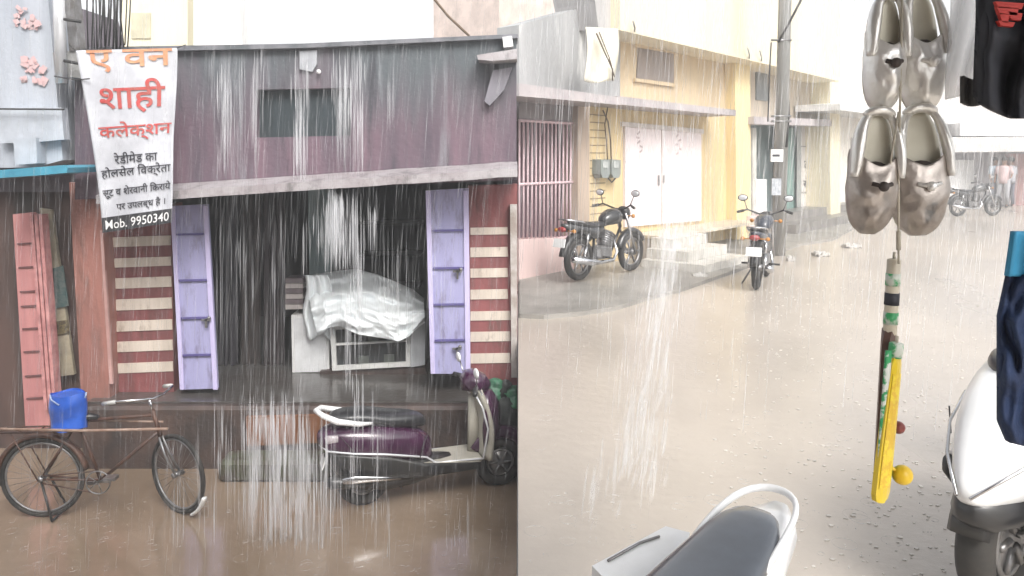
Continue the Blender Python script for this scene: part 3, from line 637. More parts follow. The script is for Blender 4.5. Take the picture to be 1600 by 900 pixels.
    m = MB(); m.body([(-.32, .45, .03, .03), (-.25, .45, .08, .08), (-.12, .45, .10, .08)], 10); m.build('rear_mudguard', m_black, t)
    m = MB(); m.tube([(.32, .1, .2), (.36, .2, .01)], .01, 6); m.build('kickstand', m_steel, t)
    return t
m_purp = mat('purple_paint', (.055, .014, .045), .24, col2=(.035, .01, .03), scale=9, wet=.6)
m_beige = mat('beige_panel', (.42, .40, .34), .5, col2=(.34, .32, .27), scale=6)
m_seat = mat('black_seat', (.018, .018, .02), .38, col2=(.028, .028, .03), scale=12, bump=.1, bscale=60, wet=.25)
scooter('scooter', 'purple scooter with black seat parked in the brown water before the shop', Vector((L(568, 784, 6.35).x, 6.35, ZL)), R(19), m_purp, m_beige, m_seat, m_silver, m_white)

# green sheet heap & dark sacks beside the scooter front
m = MB()
def heap(u, v):
    px = 736+72*u; py = 600+36*v+4*math.sin(u*9); return L(px-0, py-6*math.sin(u*3.1), 7.0-.12*v+.05*noise.noise(Vector((u*6, v*6, 2))))
m.grid(heap, 16, 10, thick=(0, .03, -.02)); tag(m.build('green_sheet', mat('green_sheet', (.05, .20, .10), .5, col2=(.03, .10, .06), scale=7)), 'crumpled green sheet lying behind the purple scooter handlebar', 'sheet')
t = thing('dark_sack', 'dark wet sack slumped at the end of the shop plinth', 'sack', Vector((GX(788, 6.95), 6.95, ZL)))
m = MB(); m.body([(-.13, .3, .02, .22), (-.11, .33, .10, .32), (-.03, .38, .13, .40), (.05, .36, .13, .38), (.12, .33, .10, .33), (.14, .3, .02, .22)], 14, 3)
for v in m.v: v += Vector((noise.noise(v*6), noise.noise(v*6+Vector((3, 0, 0))), noise.noise(v*5)))*.03
m.build('sack_body', mat('dark_sack', (.05, .055, .05), .8, col2=(.025, .028, .027), scale=9, bump=.4), t)
m = MB(); m.tube([(-.03, 0, .74), (0, .02, .82), (.03, 0, .88)], [.06, .03, .05], 8); m.build('tied_neck', MATS['dark_sack'], t)

# ================================================================== RIGHT: the cream row
m_cream = mat('cream_wall', (.68, .55, .36), .7, col2=(.58, .46, .31), scale=1.2, streak=True, bump=.15, contrast=.4)
m_cream_up = mat('cream_upper', (.78, .71, .53), .7, col2=(.68, .61, .45), scale=.8, streak=True, contrast=.5)
m_yellow = mat('yellow_wall', (.72, .57, .32), .65, col2=(.62, .48, .27), scale=2, streak=True)
m_greywall = mat('weathered_wall', (.46, .46, .46), .8, col2=(.25, .255, .26), scale=1.6, streak=True, bump=.2, contrast=.4)
m_ledge = mat('pinkish_ledge', (.46, .42, .42), .6, col2=(.34, .31, .32), scale=2.5)
m_pinkw = mat('pink_wall', (.72, .56, .53), .7, col2=(.62, .47, .45), scale=2.5, streak=True)
m_teal = mat('teal_dark', (.14, .19, .19), .7, col2=(.10, .13, .13), scale=2)
m_gatebg = mat('gate_dark', (.15, .09, .11), .8, col2=(.10, .065, .08), scale=2)
row = thing('cream_building', 'long cream two storey building with white doors and a yellow pillar along the road', 'building', FT(4, 0, -.1))
X8 = 811
m = MB(); slabF(m, [(969, 156), (1150, 180), (1150, 425), (969, 445)], 0, -.3); m.build('lower_wall', m_yellow, row, world=True)
m = MB(); slabF(m, [(969, 40), (1172, 90), (1172, 180), (969, 157)], 0.0, -.3); m.build('middle_wall', m_cream, row, world=True)
m = MB(); slabF(m, [(969, -90), (1312, -20), (1312, 127), (969, 47)], .62, -.3); m.build('upper_wall', m_cream_up, row, world=True)
m = MB(); slabF(m, [(1148, 98), (1172, 102), (1174, 425), (1152, 425)], .22, 0.003); m.build('pillar', mat('bright_yellow_pillar', (.80, .66, .37), .6, col2=(.72, .58, .33), scale=2, streak=True), row, world=True)
m = MB(); slabF(m, [(966, 150), (1150, 172), (1150, 181), (966, 163)], .62, 0.003); m.build('ledge', m_ledge, row, world=True)
m = MB(); slabF(m, [(998, 72), (1053, 82), (1053, 131), (995, 122)], .02, .002); win = m.build('window', mat('brown_window', (.33, .28, .25), .6, col2=(.28, .24, .22), scale=3), row, world=True)
m = MB(); slabF(m, [(993, 68), (1056, 79), (1056, 84), (993, 73)], .06, .022); slabF(m, [(993, 122), (1056, 130), (1056, 136), (993, 127)], .06, .022); m.build('window_trim', m_cream, win, world=True)
def panelF(name, ma, q, o0, o1, par): 
    m = MB(); slabF(m, q, o0, o1); return m.build(name, ma, par, world=True)
m_wdoor = mat('white_door', (.78, .70, .70), .5, col2=(.72, .64, .64), scale=2.5)
d = panelF('door', m_wdoor, [(977, 197), (1033, 202), (1033, 350), (977, 355)], .05, .003, row)
panelF('handle', m_steel, [(1029, 274), (1031, 274), (1031, 290), (1029, 290)], .07, .052, d)
d = panelF('door', m_wdoor, [(1035, 202), (1096, 208), (1096, 345), (1035, 350)], .05, .003, row)
panelF('handle', m_steel, [(1037, 274), (1038.5, 274), (1038.5, 286), (1037, 286)], .07, .052, d)
panelF('door_frame', mat('door_frame', (.66, .60, .56), .6), [(973, 190), (1100, 202), (1100, 209), (973, 197)], .08, .003, row)
for (xx, yy) in ((998, 222), (1060, 226)):      # faint auspicious marks painted on the doors
    m = MB()
    for k in range(5):
        m.box(FP(xx+rnd.uniform(-4, 4), yy-14+k*7, .054), (.10, .006, .03), rot=Matrix.Rotation(math.atan2(U.y, U.x), 3, 'Z') @ Matrix.Rotation(rnd.uniform(-.5, .5), 3, 'Y'))
    m.build('painted_mark', mat('faded_mark', (.50, .40, .40), .8), row, world=True)
grime(m_cream, (.45, .38, .30), 3, .55, .72, .1); grime(m_cream_up, (.60, .55, .45), 2, .56, .72, .1); grime(m_yellow, (.45, .38, .26), 3, .54, .72, .15); grime(m_greywall, (.62, .62, .60), 3, .55, .66, .15)
# left section: weathered wall, ledge, barred gate
sec = thing('weathered_building', 'weathered grey and pink building with a barred pink gate left of the cream one', 'building', FT(.8, 0, -.1))
def xF(pts, name, ma, o0, o1, par=sec): return panelF(name, ma, pts, o0, o1, par)
xF([(X8, 39), (905, 13), (930, 4), (935, 44), (969, 50), (969, 160), (X8, 134)], 'upper_wall', m_greywall, .10, -.3)
xF([(918, -60), (968, -60), (968, 50), (935, 44), (930, 4)], 'upper_pillar', mat('grey_pillar', (.48, .47, .46), .8, col2=(.34, .33, .33), scale=2, streak=True), .45, -.3)
xF([(X8, 130), (905, 143), (969, 152), (969, 164), (905, 158), (X8, 150)], 'ledge', m_ledge, .75, .003)
xF([(X8, 148), (925, 158), (925, 445), (X8, 460)], 'back_wall', m_gatebg, -.22, -.35)
xF([(X8, 150), (905, 158), (905, 192), (X8, 188)], 'lintel', mat('grey_lintel', (.30, .27, .28), .8), -.02, -.2)
xF([(X8, 374), (905, 370), (905, 440), (X8, 455)], 'low_wall', m_pinkw, .02, -.2)
xF([(903, 158), (921, 160), (921, 440), (903, 443)], 'pilaster', mat('tan_pilaster', (.50, .40, .32), .7, col2=(.42, .33, .26), scale=3, streak=True), .10, -.2)
xF([(921, 160), (969, 165), (969, 440), (921, 445)], 'rusticated_wall', m_yellow, .03, -.2)
m = MB()
for y in range(178, 350, 12): 
    s = (245-y)/(1800-921.)*24; slabF(m, [(922, y), (946, y+s), (946, y+s+1.7), (922, y+1.7)], .035, .031)
m.build('groove', mat('groove', (.30, .22, .13), .9), sec, world=True)
m = MB()
tL, tR = ft_of(X8+1), ft_of(903)
zt_, zb_ = FP(860, 191).z, FP(860, 374).z
nb_ = 15
for k in range(nb_+1):
    tt = tL+(tR-tL)*k/nb_; m.tube([FT(tt, zb_-.02, -.01), FT(tt, zt_+.02, -.01)], .017, 6)
for z in (zb_, zt_, FP(860, 286).z): m.tube([FT(tL, z, .0), FT(tR, z, .0)], .022, 6)
m.build('gate_bars', mat('pink_bars', (.72, .55, .58), .5, col2=(.6, .42, .45), scale=6), sec, world=True)
t = thing('pink_back_building', 'pale pink wall rising behind the weathered roof edge', 'building', FT(.5, 2, -3))
panelF('wall', mat('far_pink', (.74, .62, .56), .8), [(780, -80), (968, -80), (968, 80), (780, 80)], -4, -6, t); 
# torn white board with cable
m = MB()
def brd(u, v): 
    p = FP(916+u*(50-4*v)+3*math.sin(v*4), 42+v*84+u*3+3*math.sin(u*5)*v, .80+.03*math.sin(u*7+v*3)); return p
m.grid(brd, 14, 18, thick=NN*-.02); tag(m.build('torn_board', mat('board_white', (.74, .72, .64), .7, col2=(.66, .62, .5), scale=3)), 'torn pale board hanging under the upper corner of the weathered building', 'board')
m = MB(); m.tube([FP(932, 52, .9), FP(945, 82, .9), (FP(957, 108, .9)), FP(957, 126, .85)], .011, 6); m.tube([FP(936, 50, .9), FP(952, 90, .9), FP(960, 120, .85)], .008, 6)
tag(m.build('service_cable', mat('brown_cable', (.12, .08, .05), .6)), 'brown cables crossing the torn pale board', 'cable'); m = MB()
m.tube([FP(942, 172, .15), FP(950, 190, .12), FP(954, 220, .1), FP(955, 250, .1)], .012, 6); m.tube([FP(950, 165, .15), FP(945, 195, .12), FP(948, 225, .1), FP(949, 250, .1)], .010, 6)
tag(m.build('service_cable', MATS['brown_cable']), 'brown service cables running down to the electricity meters', 'cable')
t = thing('electric_meter', 'pair of grey electricity meters fixed to the yellow wall', 'meter', FP(955, 283, .05))
for xa in (939, 956):
    m = MB(); slabF(m, [(xa, 249), (xa+14, 250), (xa+14, 272), (xa+11, 278), (xa+3, 278), (xa, 272)], .20, .034); mo = m.build('meter_box', mat('meter_grey', (.28, .31, .29), .4, col2=(.22, .24, .23)), t, world=True)
    m = MB(); slabF(m, [(xa+3, 252), (xa+11, 253), (xa+11, 263), (xa+3, 262)], .21, .202); m.build('dial_window', mat('dial', (.5, .52, .5), .2), mo, world=True)
m = MB(); m.tube([FP(950, 278, .15), FP(956, 285, .15), FP(962, 278, .15)], .012, 6); m.build('loop_wire', m_cable, t, world=True)

# stone steps before the white doors
m = MB(); d0, d1 = ft_of(1010), ft_of(1140)
def stepF(m, t0, t1, z0, z1, o0, o1): m.hexa([FT(t0, z0, o0), FT(t1, z0, o0), FT(t1, z0, o1), FT(t0, z0, o1)], [FT(t0, z1, o0), FT(t1, z1, o0), FT(t1, z1, o1), FT(t0, z1, o1)])
m_step = mat('pale_stone', (.62, .60, .56), .55, col2=(.46, .44, .40), scale=5, bump=.3, wet=.15)
st_ = thing('stone_steps', 'pale stone steps in front of the yellow wall and pillar', 'steps', FT(5.2, 0, .6))
for k, (o, z) in enumerate(((1.80, .17), (1.45, .33), (1.10, .49))):
    m = MB(); stepF(m, 2.15+k*.16, 3.75-k*.05, .0 if k == 0 else (.17, .33)[k-1]+.002, z, .71, o); m.build('step', m_step, st_, world=True)
m = MB(); stepF(m, ft_of(969)+.3, ft_of(1072)-.3, 0, .42, .004, .62); o = m.build('plinth', mat('stained_plinth', (.38, .33, .29), .8, col2=(.20, .18, .15), scale=3, streak=True, bump=.3), row, world=True)
m = MB(); stepF(m, ft_of(969)+.28, ft_of(1150)-.3, .421, .47, .004, .7); m.build('door_sill', mat('cream_sill', (.66, .58, .46), .6), row, world=True)

# next shop with recess
nx = thing('corner_shop', 'shop with teal dark opening and a white lettered shutter beyond the yellow pillar', 'shop', FT(ft_of(1240), 0, -.5))
panelF('back_wall', m_teal, [(1168, 100), (1330, 100), (1330, 400), (1168, 400)], -.9, -1.1, nx)
panelF('middle_wall', mat('cream_inner', (.58, .50, .40), .7, scale=2, streak=True), [(1172, 92), (1300, 118), (1300, 190), (1172, 184)], -.15, -.4, nx)
panelF('window', mat('dark_pane', (.20, .21, .21), .3), [(1182, 108), (1200, 112), (1200, 158), (1182, 156)], -.12, -.148, nx)
panelF('ledge', m_ledge, [(1178, 182), (1300, 187), (1300, 197), (1178, 194)], .35, -.14, nx)
panelF('pillar', m_cream_up, [(1297, 118), (1313, 122), (1313, 372), (1298, 376)], .35, -.3, nx)
sh = panelF('shutter', mat('white_shutter', (.66, .63, .60), .6, col2=(.56, .54, .52), scale=2), [(1252, 197), (1291, 199), (1288, 331), (1252, 331)], -.30, -.42, nx)
for y in (228, 300): panelF('shutter_seam', m_steel, [(1253, y), (1289, y+1), (1289, y+2.4), (1253, y+1.4)], -.28, -.298, sh)
def on_sh(u, v): return FP(1255+u*31, 252+v*46-u*(2-4*v)*3, -.294)
text_on(on_sh, 'कपड़ा', 0.05, .95, .0, .40, m_ink, sh, .01)
text_on(on_sh, 'सेन्टर', 0.0, .95, .56, .98, m_ink, sh, .01)
panelF('door_post', mat('pale_post', (.62, .60, .55), .6), [(1176, 200), (1182, 200), (1182, 335), (1176, 338)], .0, -.2, nx)
panelF('green_panel', mat('sea_green', (.22, .34, .30), .6, col2=(.16, .26, .24)), [(1226, 200), (1250, 200), (1250, 330), (1226, 330)], -.5, -.6, nx)
m = MB(); stepF(m, ft_of(1174), ft_of(1325), 0, .46, -.3, .25); stepF(m, ft_of(1195), ft_of(1325), 0, .26, .25, .75); m.build('plinth', mat('grey_plinth', (.26, .24, .22), .6, col2=(.17, .16, .15), scale=3, bump=.3, wet=.3), nx, world=True)
panelF('display_box', m_white, [(1182, 280), (1198, 280), (1198, 331), (1182, 333)], .05, -.2, nx)
panelF('pink_sill', m_pinkw, [(1172, 338), (1205, 336), (1205, 356), (1172, 360)], .3, .0, nx)
# rest of the row
fr = thing('far_row_building', 'pale shop row continuing beyond the corner shop down the street', 'building', FT(18, 0, -.5))
panelF('lower_wall', mat('far_cream_row', (.76, .72, .64), .8, col2=(.70, .66, .6), scale=.8), [(1313, 160), (1500, 180), (1500, 320), (1313, 352)], -.1, -.5, fr)
panelF('upper_wall', mat('far_pale_row', (.80, .76, .72), .8), [(1313, 20), (1420, 60), (1500, 150), (1500, 190), (1313, 175)], -.6, -1.2, fr)
panelF('awning', mat('white_awning', (.8, .8, .78), .5), [(1313, 162), (1335, 160), (1500, 190), (1500, 196), (1313, 172)], 1.0, -.1, fr)
for xa, xb in ((1330, 1352), (1362, 1388), (1400, 1430)): panelF('doorway', mat('far_door', (.38, .34, .31), .7), [(xa, 215), (xb, 218), (xb, 330), (xa, 334)], -.08, -.098, fr)
# far building across the bend
Yf = 28.
fb = thing('far_building', 'white single storey building across the bend of the road faint in the rain', 'building', (GX(1560, Yf), Yf, 0))
m = MB(); slab(m, [(1462, 232), (1700, 232), (1700, 330), (1462, 330)], Yf+.8, Yf+5); m.build('wall', mat('far_wall', (.50, .48, .50), .8, col2=(.42, .40, .42), scale=.8), fb, world=True)
m = MB(); slab(m, [(1500, 192), (1700, 186), (1700, 214), (1500, 212)], Yf, Yf+4); m.build('parapet', mat('far_parapet', (.74, .73, .74), .7), fb, world=True)
m = MB(); slab(m, [(1478, 214), (1700, 214), (1700, 236), (1478, 238)], Yf-.8, Yf+4); m.build('awning', mat('far_awning', (.66, .64, .62), .6), fb, world=True)
m = MB(); slab(m, [(1478, 250), (1522, 250), (1522, 306), (1478, 308)], Yf+.5, Yf+.79); m.build('white_shutter', m_white, fb, world=True)
m = MB(); slab(m, [(1578, 240), (1640, 240), (1640, 330), (1578, 330)], Yf+.5, Yf+.79); m.build('red_wall', mat('far_red', (.42, .25, .24), .8), fb, world=True)
m = MB(); slab(m, [(1420, 150), (1530, 105), (1700, 100), (1700, 200), (1420, 200)], Yf+12, Yf+20); tag(m.build('distant_building', mat('distant_wall', (.78, .72, .70), .8)), 'large pale building far behind at the end of the street', 'building')
# utility pole
pp = G(1216, 399)
t = thing('utility_pole', 'grey concrete utility pole standing in front of the corner shop', 'pole', (pp.x, pp.y, 0))
m = MB(); m.tube([(pp.x, pp.y, -.1), (pp.x+.0, pp.y, 9)], [.125, .10], 14); m.build('pole_shaft', mat('pole_concrete', (.30, .29, .27), .8, col2=(.22, .22, .21), scale=3, streak=True), t, world=True)
a = L(1214, 243, pp.y-.14); m = MB(); m.box(a, (.22, .02, .22)); pl = m.build('placard', m_white, t, world=True)
m = MB(); m.box(a+Vector((-.02, -.013, .0)), (.13, .004, .04)); m.build('printed_mark', m_ink, pl, world=True)
m = MB(); m.box(L(1213, 292, pp.y-.14), (.17, .02, .30)); m.build('notice', mat('faded_notice', (.5, .52, .55), .7, col2=(.3, .33, .36), scale=14), t, world=True)
m = MB()
for y in (64, 182, 190): c = L(1216, y, pp.y); m.tube([c+Vector((-.16, -.1, 0)), c+Vector((.2, -.1, 0))], .02, 6)
m.build('clamp', m_steel, t, world=True)
m = MB(); m.tube([L(1216, 66, pp.y-.1), L(1232, 38, pp.y-.3), L(1262, -20, pp.y-.8)], .022, 6); m.tube([L(1205, 66, pp.y-.1), L(1202, 120, pp.y), L(1200, 190, pp.y)], .014, 6)
m.tube([L(1230, 140, pp.y), L(1232, 180, pp.y-.05), L(1228, 230, pp.y-.1)], .03, 6)
m.build('wire', m_cable, t, world=True)
# small iron rods sticking out of the upper wall
for (xx, yy) in ((992, 42), (1171, 84), (1190, 88)): m = MB(); m.tube([FP(xx, yy+8, .60), FP(xx, yy+2, .68), FP(xx-3, yy-9, .70)], .014, 5); m.build('iron_rod', m_steel, row, world=True)

# ---- motorcycles
def motorcycle(label, loc, rz, tank, group, rail=None, mirrors=True, steer=0.):
    t = thing('motorcycle', label, 'motorcycle', loc, rz, group)
    WB = 1.25; r = .30
    for x, rr in ((0, R(0)), (WB, R(steer))):
        m = MB(); m.ringY((0, 0, 0), r-.045, .047, 36, 10); ty = m.build('wheel', m_rubber, t); ty.location = (x, 0, r); ty.rotation_euler = (0, 0, rr)
        m = MB(); m.ringY((0, 0, 0), r-.09, .018, 30, 6, flat=1.6)
        for k in range(6):
            a = k*math.pi/3; m.tube([(.04*math.cos(a), 0, .04*math.sin(a)), ((r-.09)*math.cos(a), 0, (r-.09)*math.sin(a))], .016, 6)
        m.tube([(0, -.07, 0), (0, .07, 0)], .05, 12); m.build('rim', m_steel, ty)
    m = MB(); m.body([(.50, .80, .05, .05), (.56, .82, .10, .09), (.68, .85, .14, .12), (.80, .86, .145, .125), (.90, .85, .11, .10), (.97, .82, .05, .06)], 16); m.build('fuel_tank', tank, t, subsurf=1)
    m = MB(); m.body([(-.22, .84, .05, .02), (-.15, .83, .10, .035), (0, .80, .12, .04), (.2, .77, .12, .045), (.42, .76, .10, .045), (.56, .77, .06, .04)], 14, 3); m.build('seat', m_seat, t, subsurf=1)
    m = MB(); m.body([(-.36, .79, .03, .03), (-.28, .77, .08, .05), (-.1, .74, .11, .06), (.1, .69, .12, .08), (.3, .66, .11, .10), (.48, .66, .09, .10)], 14, 3); m.build('tail_panel', tank, t)
    m = MB(); m.tube([(.08, -.12, .79), (-.1, -.13, .84), (-.30, -.11, .87), (-.36, 0, .875), (-.30, .11, .87), (-.1, .13, .84), (.08, .12, .79)], .012, 8); m.build('grab_rail', rail or m_chrome, t)
    m = MB(); m.box((.50, 0, .36), (.34, .22, .20), bev=.04); m.tube([(.56, 0, .44), (.66, 0, .64)], .10, 14)
    for k in range(6): c = Vector((.575+.017*k, 0, .47+.028*k)); m.tube([c, c+Vector((.005, 0, .009))], .125, 14)
    m.build('engine', m_steel, t)
    m = MB()
    for a, b_ in (((.93, 0, .86), (.98, 0, .70)), ((.96, 0, .80), (.35, 0, .70)), ((.98, 0, .70), (.72, 0, .30)), ((.72, 0, .3), (.30, 0, .27)), ((.35, 0, .7), (.32, 0, .27)), ((.35, 0, .7), (-.30, 0, .72))): m.tube([a, b_], .02, 8)
    for s in (-.08, .08): m.tube([(.32, s, .30), (0, s, r)], .018, 8)
    m.build('frame', m_black, t)
    for s in (-.1, .1): m = MB(); m.tube([(-.02, s, r), (.05, s, .48)], .026, 10); m.tube([(.05, s, .48), (.09, s, .66)], .018, 8); m.build('shock_absorber', m_chrome, t)
    m = MB()
    for s in (-.09, .09): m.tube([(WB, s, r), (1.10, s, .62), (.98, s, .90)], [.022, .02, .017], 8)
    m.build('fork', m_chrome, t)
    m = MB(); m.ringY((WB, 0, r), r+.02, .05, 16, 8, R(30), R(165), flat=1.2); m.build('front_mudguard', tank, t)
    m = MB(); m.ringY((0, 0, r), r+.05, .05, 16, 8, R(50), R(170), flat=1.3); m.build('rear_mudguard', m_black, t)
    m = MB(); m.tube([(.80, -.36, 1.00), (.88, -.25, 1.03), (.95, -.08, .96), (.95, .08, .96), (.88, .25, 1.03), (.80, .36, 1.00)], .013, 8); m.build('handlebar', m_black, t)
    for s in (-1, 1):
        m = MB(); m.tube([(.84, s*.30, 1.015), (.785, s*.38, .995)], .02, 8); m.build('grip', m_rubber, t)
        if mirrors:
            m = MB(); m.tube([(.87, s*.25, 1.03), (.89, s*.30, 1.17)], .007, 6); m.ball((.895, s*.32, 1.20), (.02, .075, .05)); mo = m.build('mirror', m_black, t)
            m = MB(); m.ball((.882, s*.32, 1.20), (.012, .062, .038)); m.build('mirror_glass', m_silver, mo)
        m = MB(); m.tube([(1.02, s*.08, .86), (1.02, s*.19, .86)], .008, 6); m.ball((1.02, s*.20, .86), .03); m.build('indicator', mat('amber', (.6, .25, .04), .3), t)
        m = MB(); m.tube([(-.30, s*.05, .72), (-.30, s*.15, .72)], .008, 6); m.ball((-.30, s*.16, .72), .028); m.build('indicator', MATS['amber'], t)
        m = MB(); m.tube([(.42, s*.1, .30), (.42, s*.26, .30)], .014, 6); m.build('footrest', m_rubber, t)
    m = MB(); m.body([(.98, .90, .05, .05), (1.03, .90, .10, .10), (1.09, .89, .10, .10), (1.12, .89, .06, .06)], 14); m.build('headlight', m_black, t); m = MB(); m.ball((1.11, 0, .89), (.02, .075, .075)); m.build('headlight_lens', m_silver, t)
    m = MB(); m.ball((-.37, 0, .74), (.035, .07, .04)); m.build('tail_light', mat('red_lens', (.35, .03, .03), .25, wet=.5), t)
    m = MB(); m.box((-.42, 0, .56), (.012, .20, .12), rot=Matrix.Rotation(R(15), 3, 'Y')); m.build('number_plate', m_white, t)
    m = MB(); m.tube([(.70, -.08, .52), (.74, -.12, .35), (.62, -.14, .24), (.30, -.15, .24), (.10, -.17, .26), (-.34, -.18, .34)], [.022, .022, .025, .03, .05, .045], 12); m.build('exhaust', m_chrome, t)
    m = MB(); m.tube([(.34, .1, .26), (.36, .24, .01)], .013, 6); m.build('kickstand', m_steel, t)
    return t
m_tank1 = mat('black_tank', (.03, .03, .032), .25, col2=(.05, .05, .05), wet=.6)
g0 = G(904, 438, .07); 
motorcycle('black motorcycle parked by the barred pink gate', (g0.x, g0.y, .07), R(46), m_tank1, 'motorcycles parked along the shops')
g0 = G(1182, 452)
motorcycle('dark motorcycle parked at the road edge in front of the stone steps', (g0.x, g0.y, 0), R(66), mat('blue_black_tank', (.04, .045, .06), .25, wet=.6), 'motorcycles parked along the shops')
g0 = G(1496, 338); mf = motorcycle('small motorcycle standing in the distance beside the far building', (g0.x, g0.y, 0), R(12), m_tank1, 'motorcycles parked along the shops')

# ---- people far down the street
def person(label, loc, rz, shirt, trouser, pose=0, hair=(.02, .018, .016)):
    t = thing('person', label, 'person', loc, rz, 'people standing in the rain far down the street')
    me = bpy.data.meshes.new('body')
    J = [(0, 0, .95, .13), (0, 0, 1.15, .13), (0, 0, 1.38, .155), (0, 0, 1.50, .06), (0, -.01, 1.58, .065), (0, -.015, 1.66, .10), (0, 0, 1.74, .07),
         (.18, 0, 1.42, .06), (.25, -.02, 1.18, .045), (.24, -.12-.1*pose, .98+.1*pose, .035), (.235, -.17-.12*pose, .92+.15*pose, .04),
         (-.18, 0, 1.42, .06), (-.25, .0, 1.18, .045), (-.26, -.06, .95, .035), (-.26, -.08, .87, .04),
         (.10, 0, .88, .09), (.12, -.02-.05*pose, .50, .062), (.13, .02, .09, .042), (.14, -.14, .04, .035),
         (-.10, 0, .88, .09), (-.12, -.02, .50, .062), (-.13, .03, .09, .042), (-.14, -.13, .04, .035)]
    E = [(0, 1), (1, 2), (2, 3), (3, 4), (4, 5), (5, 6), (2, 7), (7, 8), (8, 9), (9, 10), (2, 11), (11, 12), (12, 13), (13, 14), (0, 15), (15, 16), (16, 17), (17, 18), (0, 19), (19, 20), (20, 21), (21, 22)]
    def skin(sub, name, ma, grow=0., cut=None):
        idx = sorted(sub); mp_ = {i: k for k, i in enumerate(idx)}
        me = bpy.data.meshes.new(name); me.from_pydata([J[i][:3] for i in idx], [(mp_[a], mp_[b]) for a, b in E if a in mp_ and b in mp_], [])
        o = bpy.data.objects.new(name, me); COL.objects.link(o); o.parent = t
        sk = o.modifiers.new('k', 'SKIN'); 
        if not me.skin_vertices: me.attributes.new
        layer = me.skin_vertices[0].data if me.skin_vertices else None
        return o, me, idx
    bm = bpy.data.meshes.new('body'); bm.from_pydata([j[:3] for j in J], E, [])
    o = bpy.data.objects.new('body', bm); COL.objects.link(o); o.parent = t; o.modifiers.new('k', 'SKIN'); o.modifiers.new('s', 'SUBSURF').render_levels = 1
    if bm.skin_vertices:
        for i, j in enumerate(J): bm.skin_vertices[0].data[i].radius = (j[3], j[3]*.8); bm.skin_vertices[0].data[i].use_root = (i == 0)
    bm.materials.append(mat('skin', (.24, .13, .08), .6))
    m = MB(); m.loft([[(w_*math.cos(a), d_*math.sin(a), z) for a in [2*math.pi*k/16 for k in range(16)]] for z, w_, d_ in ((.86, .19, .14), (1.0, .175, .135), (1.2, .18, .135), (1.38, .21, .14), (1.46, .15, .10), (1.49, .08, .08))])
    for q in ((7, 8), (11, 12)): a, b_ = Vector(J[q[0]][:3]), Vector(J[q[1]][:3]); m.tube([a-(b_-a)*.15, (a+b_)/2, b_], [.075, .066, .06], 10)
    m.build('shirt', shirt, t)
    m = MB()
    for q in ((15, 16, 17), (19, 20, 21)): a, b_, c = [Vector(J[i][:3]) for i in q]; m.tube([a+Vector((0, 0, .1)), a, b_, c], [.10, .105, .08, .065], 10)
    m.build('trousers', trouser, t)
    m = MB(); m.ball((0, .015, 1.71), (.095, .105, .095)); m.build('hair', mat('hair', hair, .7, col2=False), t)
    for s in (-1, 1): m = MB(); m.body([(0, .03, .04, .035)]*1+[(.02, .03, .04, .035)]) if False else m.ball((s*.135, -.08, .035), (.045, .12, .035)); m.build('shoe', m_black, t)
    return t
for k, (px, lab, sh_, tr_, rz, ps) in enumerate([(1552, 'person in a pale blue shirt standing left of the far pair', (.50, .58, .66), (.28, .29, .34), R(20), 0), (1566, 'person in a pink and white shirt leaning between the other two', (.68, .52, .52), (.40, .40, .42), R(-40), 1), (1577, 'person in grey standing by the far red wall', (.42, .42, .46), (.2, .2, .24), R(200), 0)]):
    g = G(px, 323+k % 2); person(lab, (g.x, g.y, 0), rz, mat('shirt_%d' % k, sh_, .8), mat('trouser_%d' % k, tr_, .8), ps)

# rubbish and slabs on the road edge
for k, (px, py, w_, lab) in enumerate([(1282, 400, 0.26, 'crumpled white plastic sheet lying at the pavement edge past the motorcycle'), (1235, 408, 0.12, 'small white scrap on the road beside the motorcycle'), (1093, 436, 0.21, 'flat pale slab lying at the foot of the stone steps'), (1330, 387, 0.31, 'pale rubble strip at the foot of the far row')]):
    g = G(px, py); m = MB()
    def cr(u, v, g=g, w_=w_, k=k): return Vector((g.x+(u-.5)*w_, g.y+(v-.5)*w_*.8, .06+.04*noise.noise(Vector((u*4, v*4, k)))*2))
    m.grid(cr, 12, 10, smooth=False, thick=(0, 0, -.05)); tag(m.build('litter', mat('dirty_plastic', (.52, .50, .47), .5)), lab, 'litter', None)
# pavement slabs & kerb blocks, left foreground of the road
# small tap/plant marks by the pink low wall
# wet grit scattered on the road
def grit(name, n_, fn, ma, smin, smax, z):
    m = MB()
    for k in range(n_):
        x, y = fn(); s = rnd.uniform(smin, smax); a = rnd.uniform(0, 6.28)
        c = Vector((x, y, z)); pts = [c+Vector((s*math.cos(a+q*1.2566)*rnd.uniform(.6, 1.3), s*math.sin(a+q*1.2566)*rnd.uniform(.5, 1), 0)) for q in range(5)]
        m.hexa(pts, [p+Vector((0, 0, s*.35)) for p in pts])
    o = struct(m, name, ma, 'stuff'); o['label'] = 'pale grit and froth scattered over the wet road'; o['category'] = 'grit'; return o
def rfn():
    y = 2.9+9*rnd.random()**1.5; return (rnd.uniform(.25, .9)*y*.62+.1*y, y)
grit('road_grit', 1100, rfn, mat('grit_pale', (.66, .62, .57), .5), .004, .014, .001)

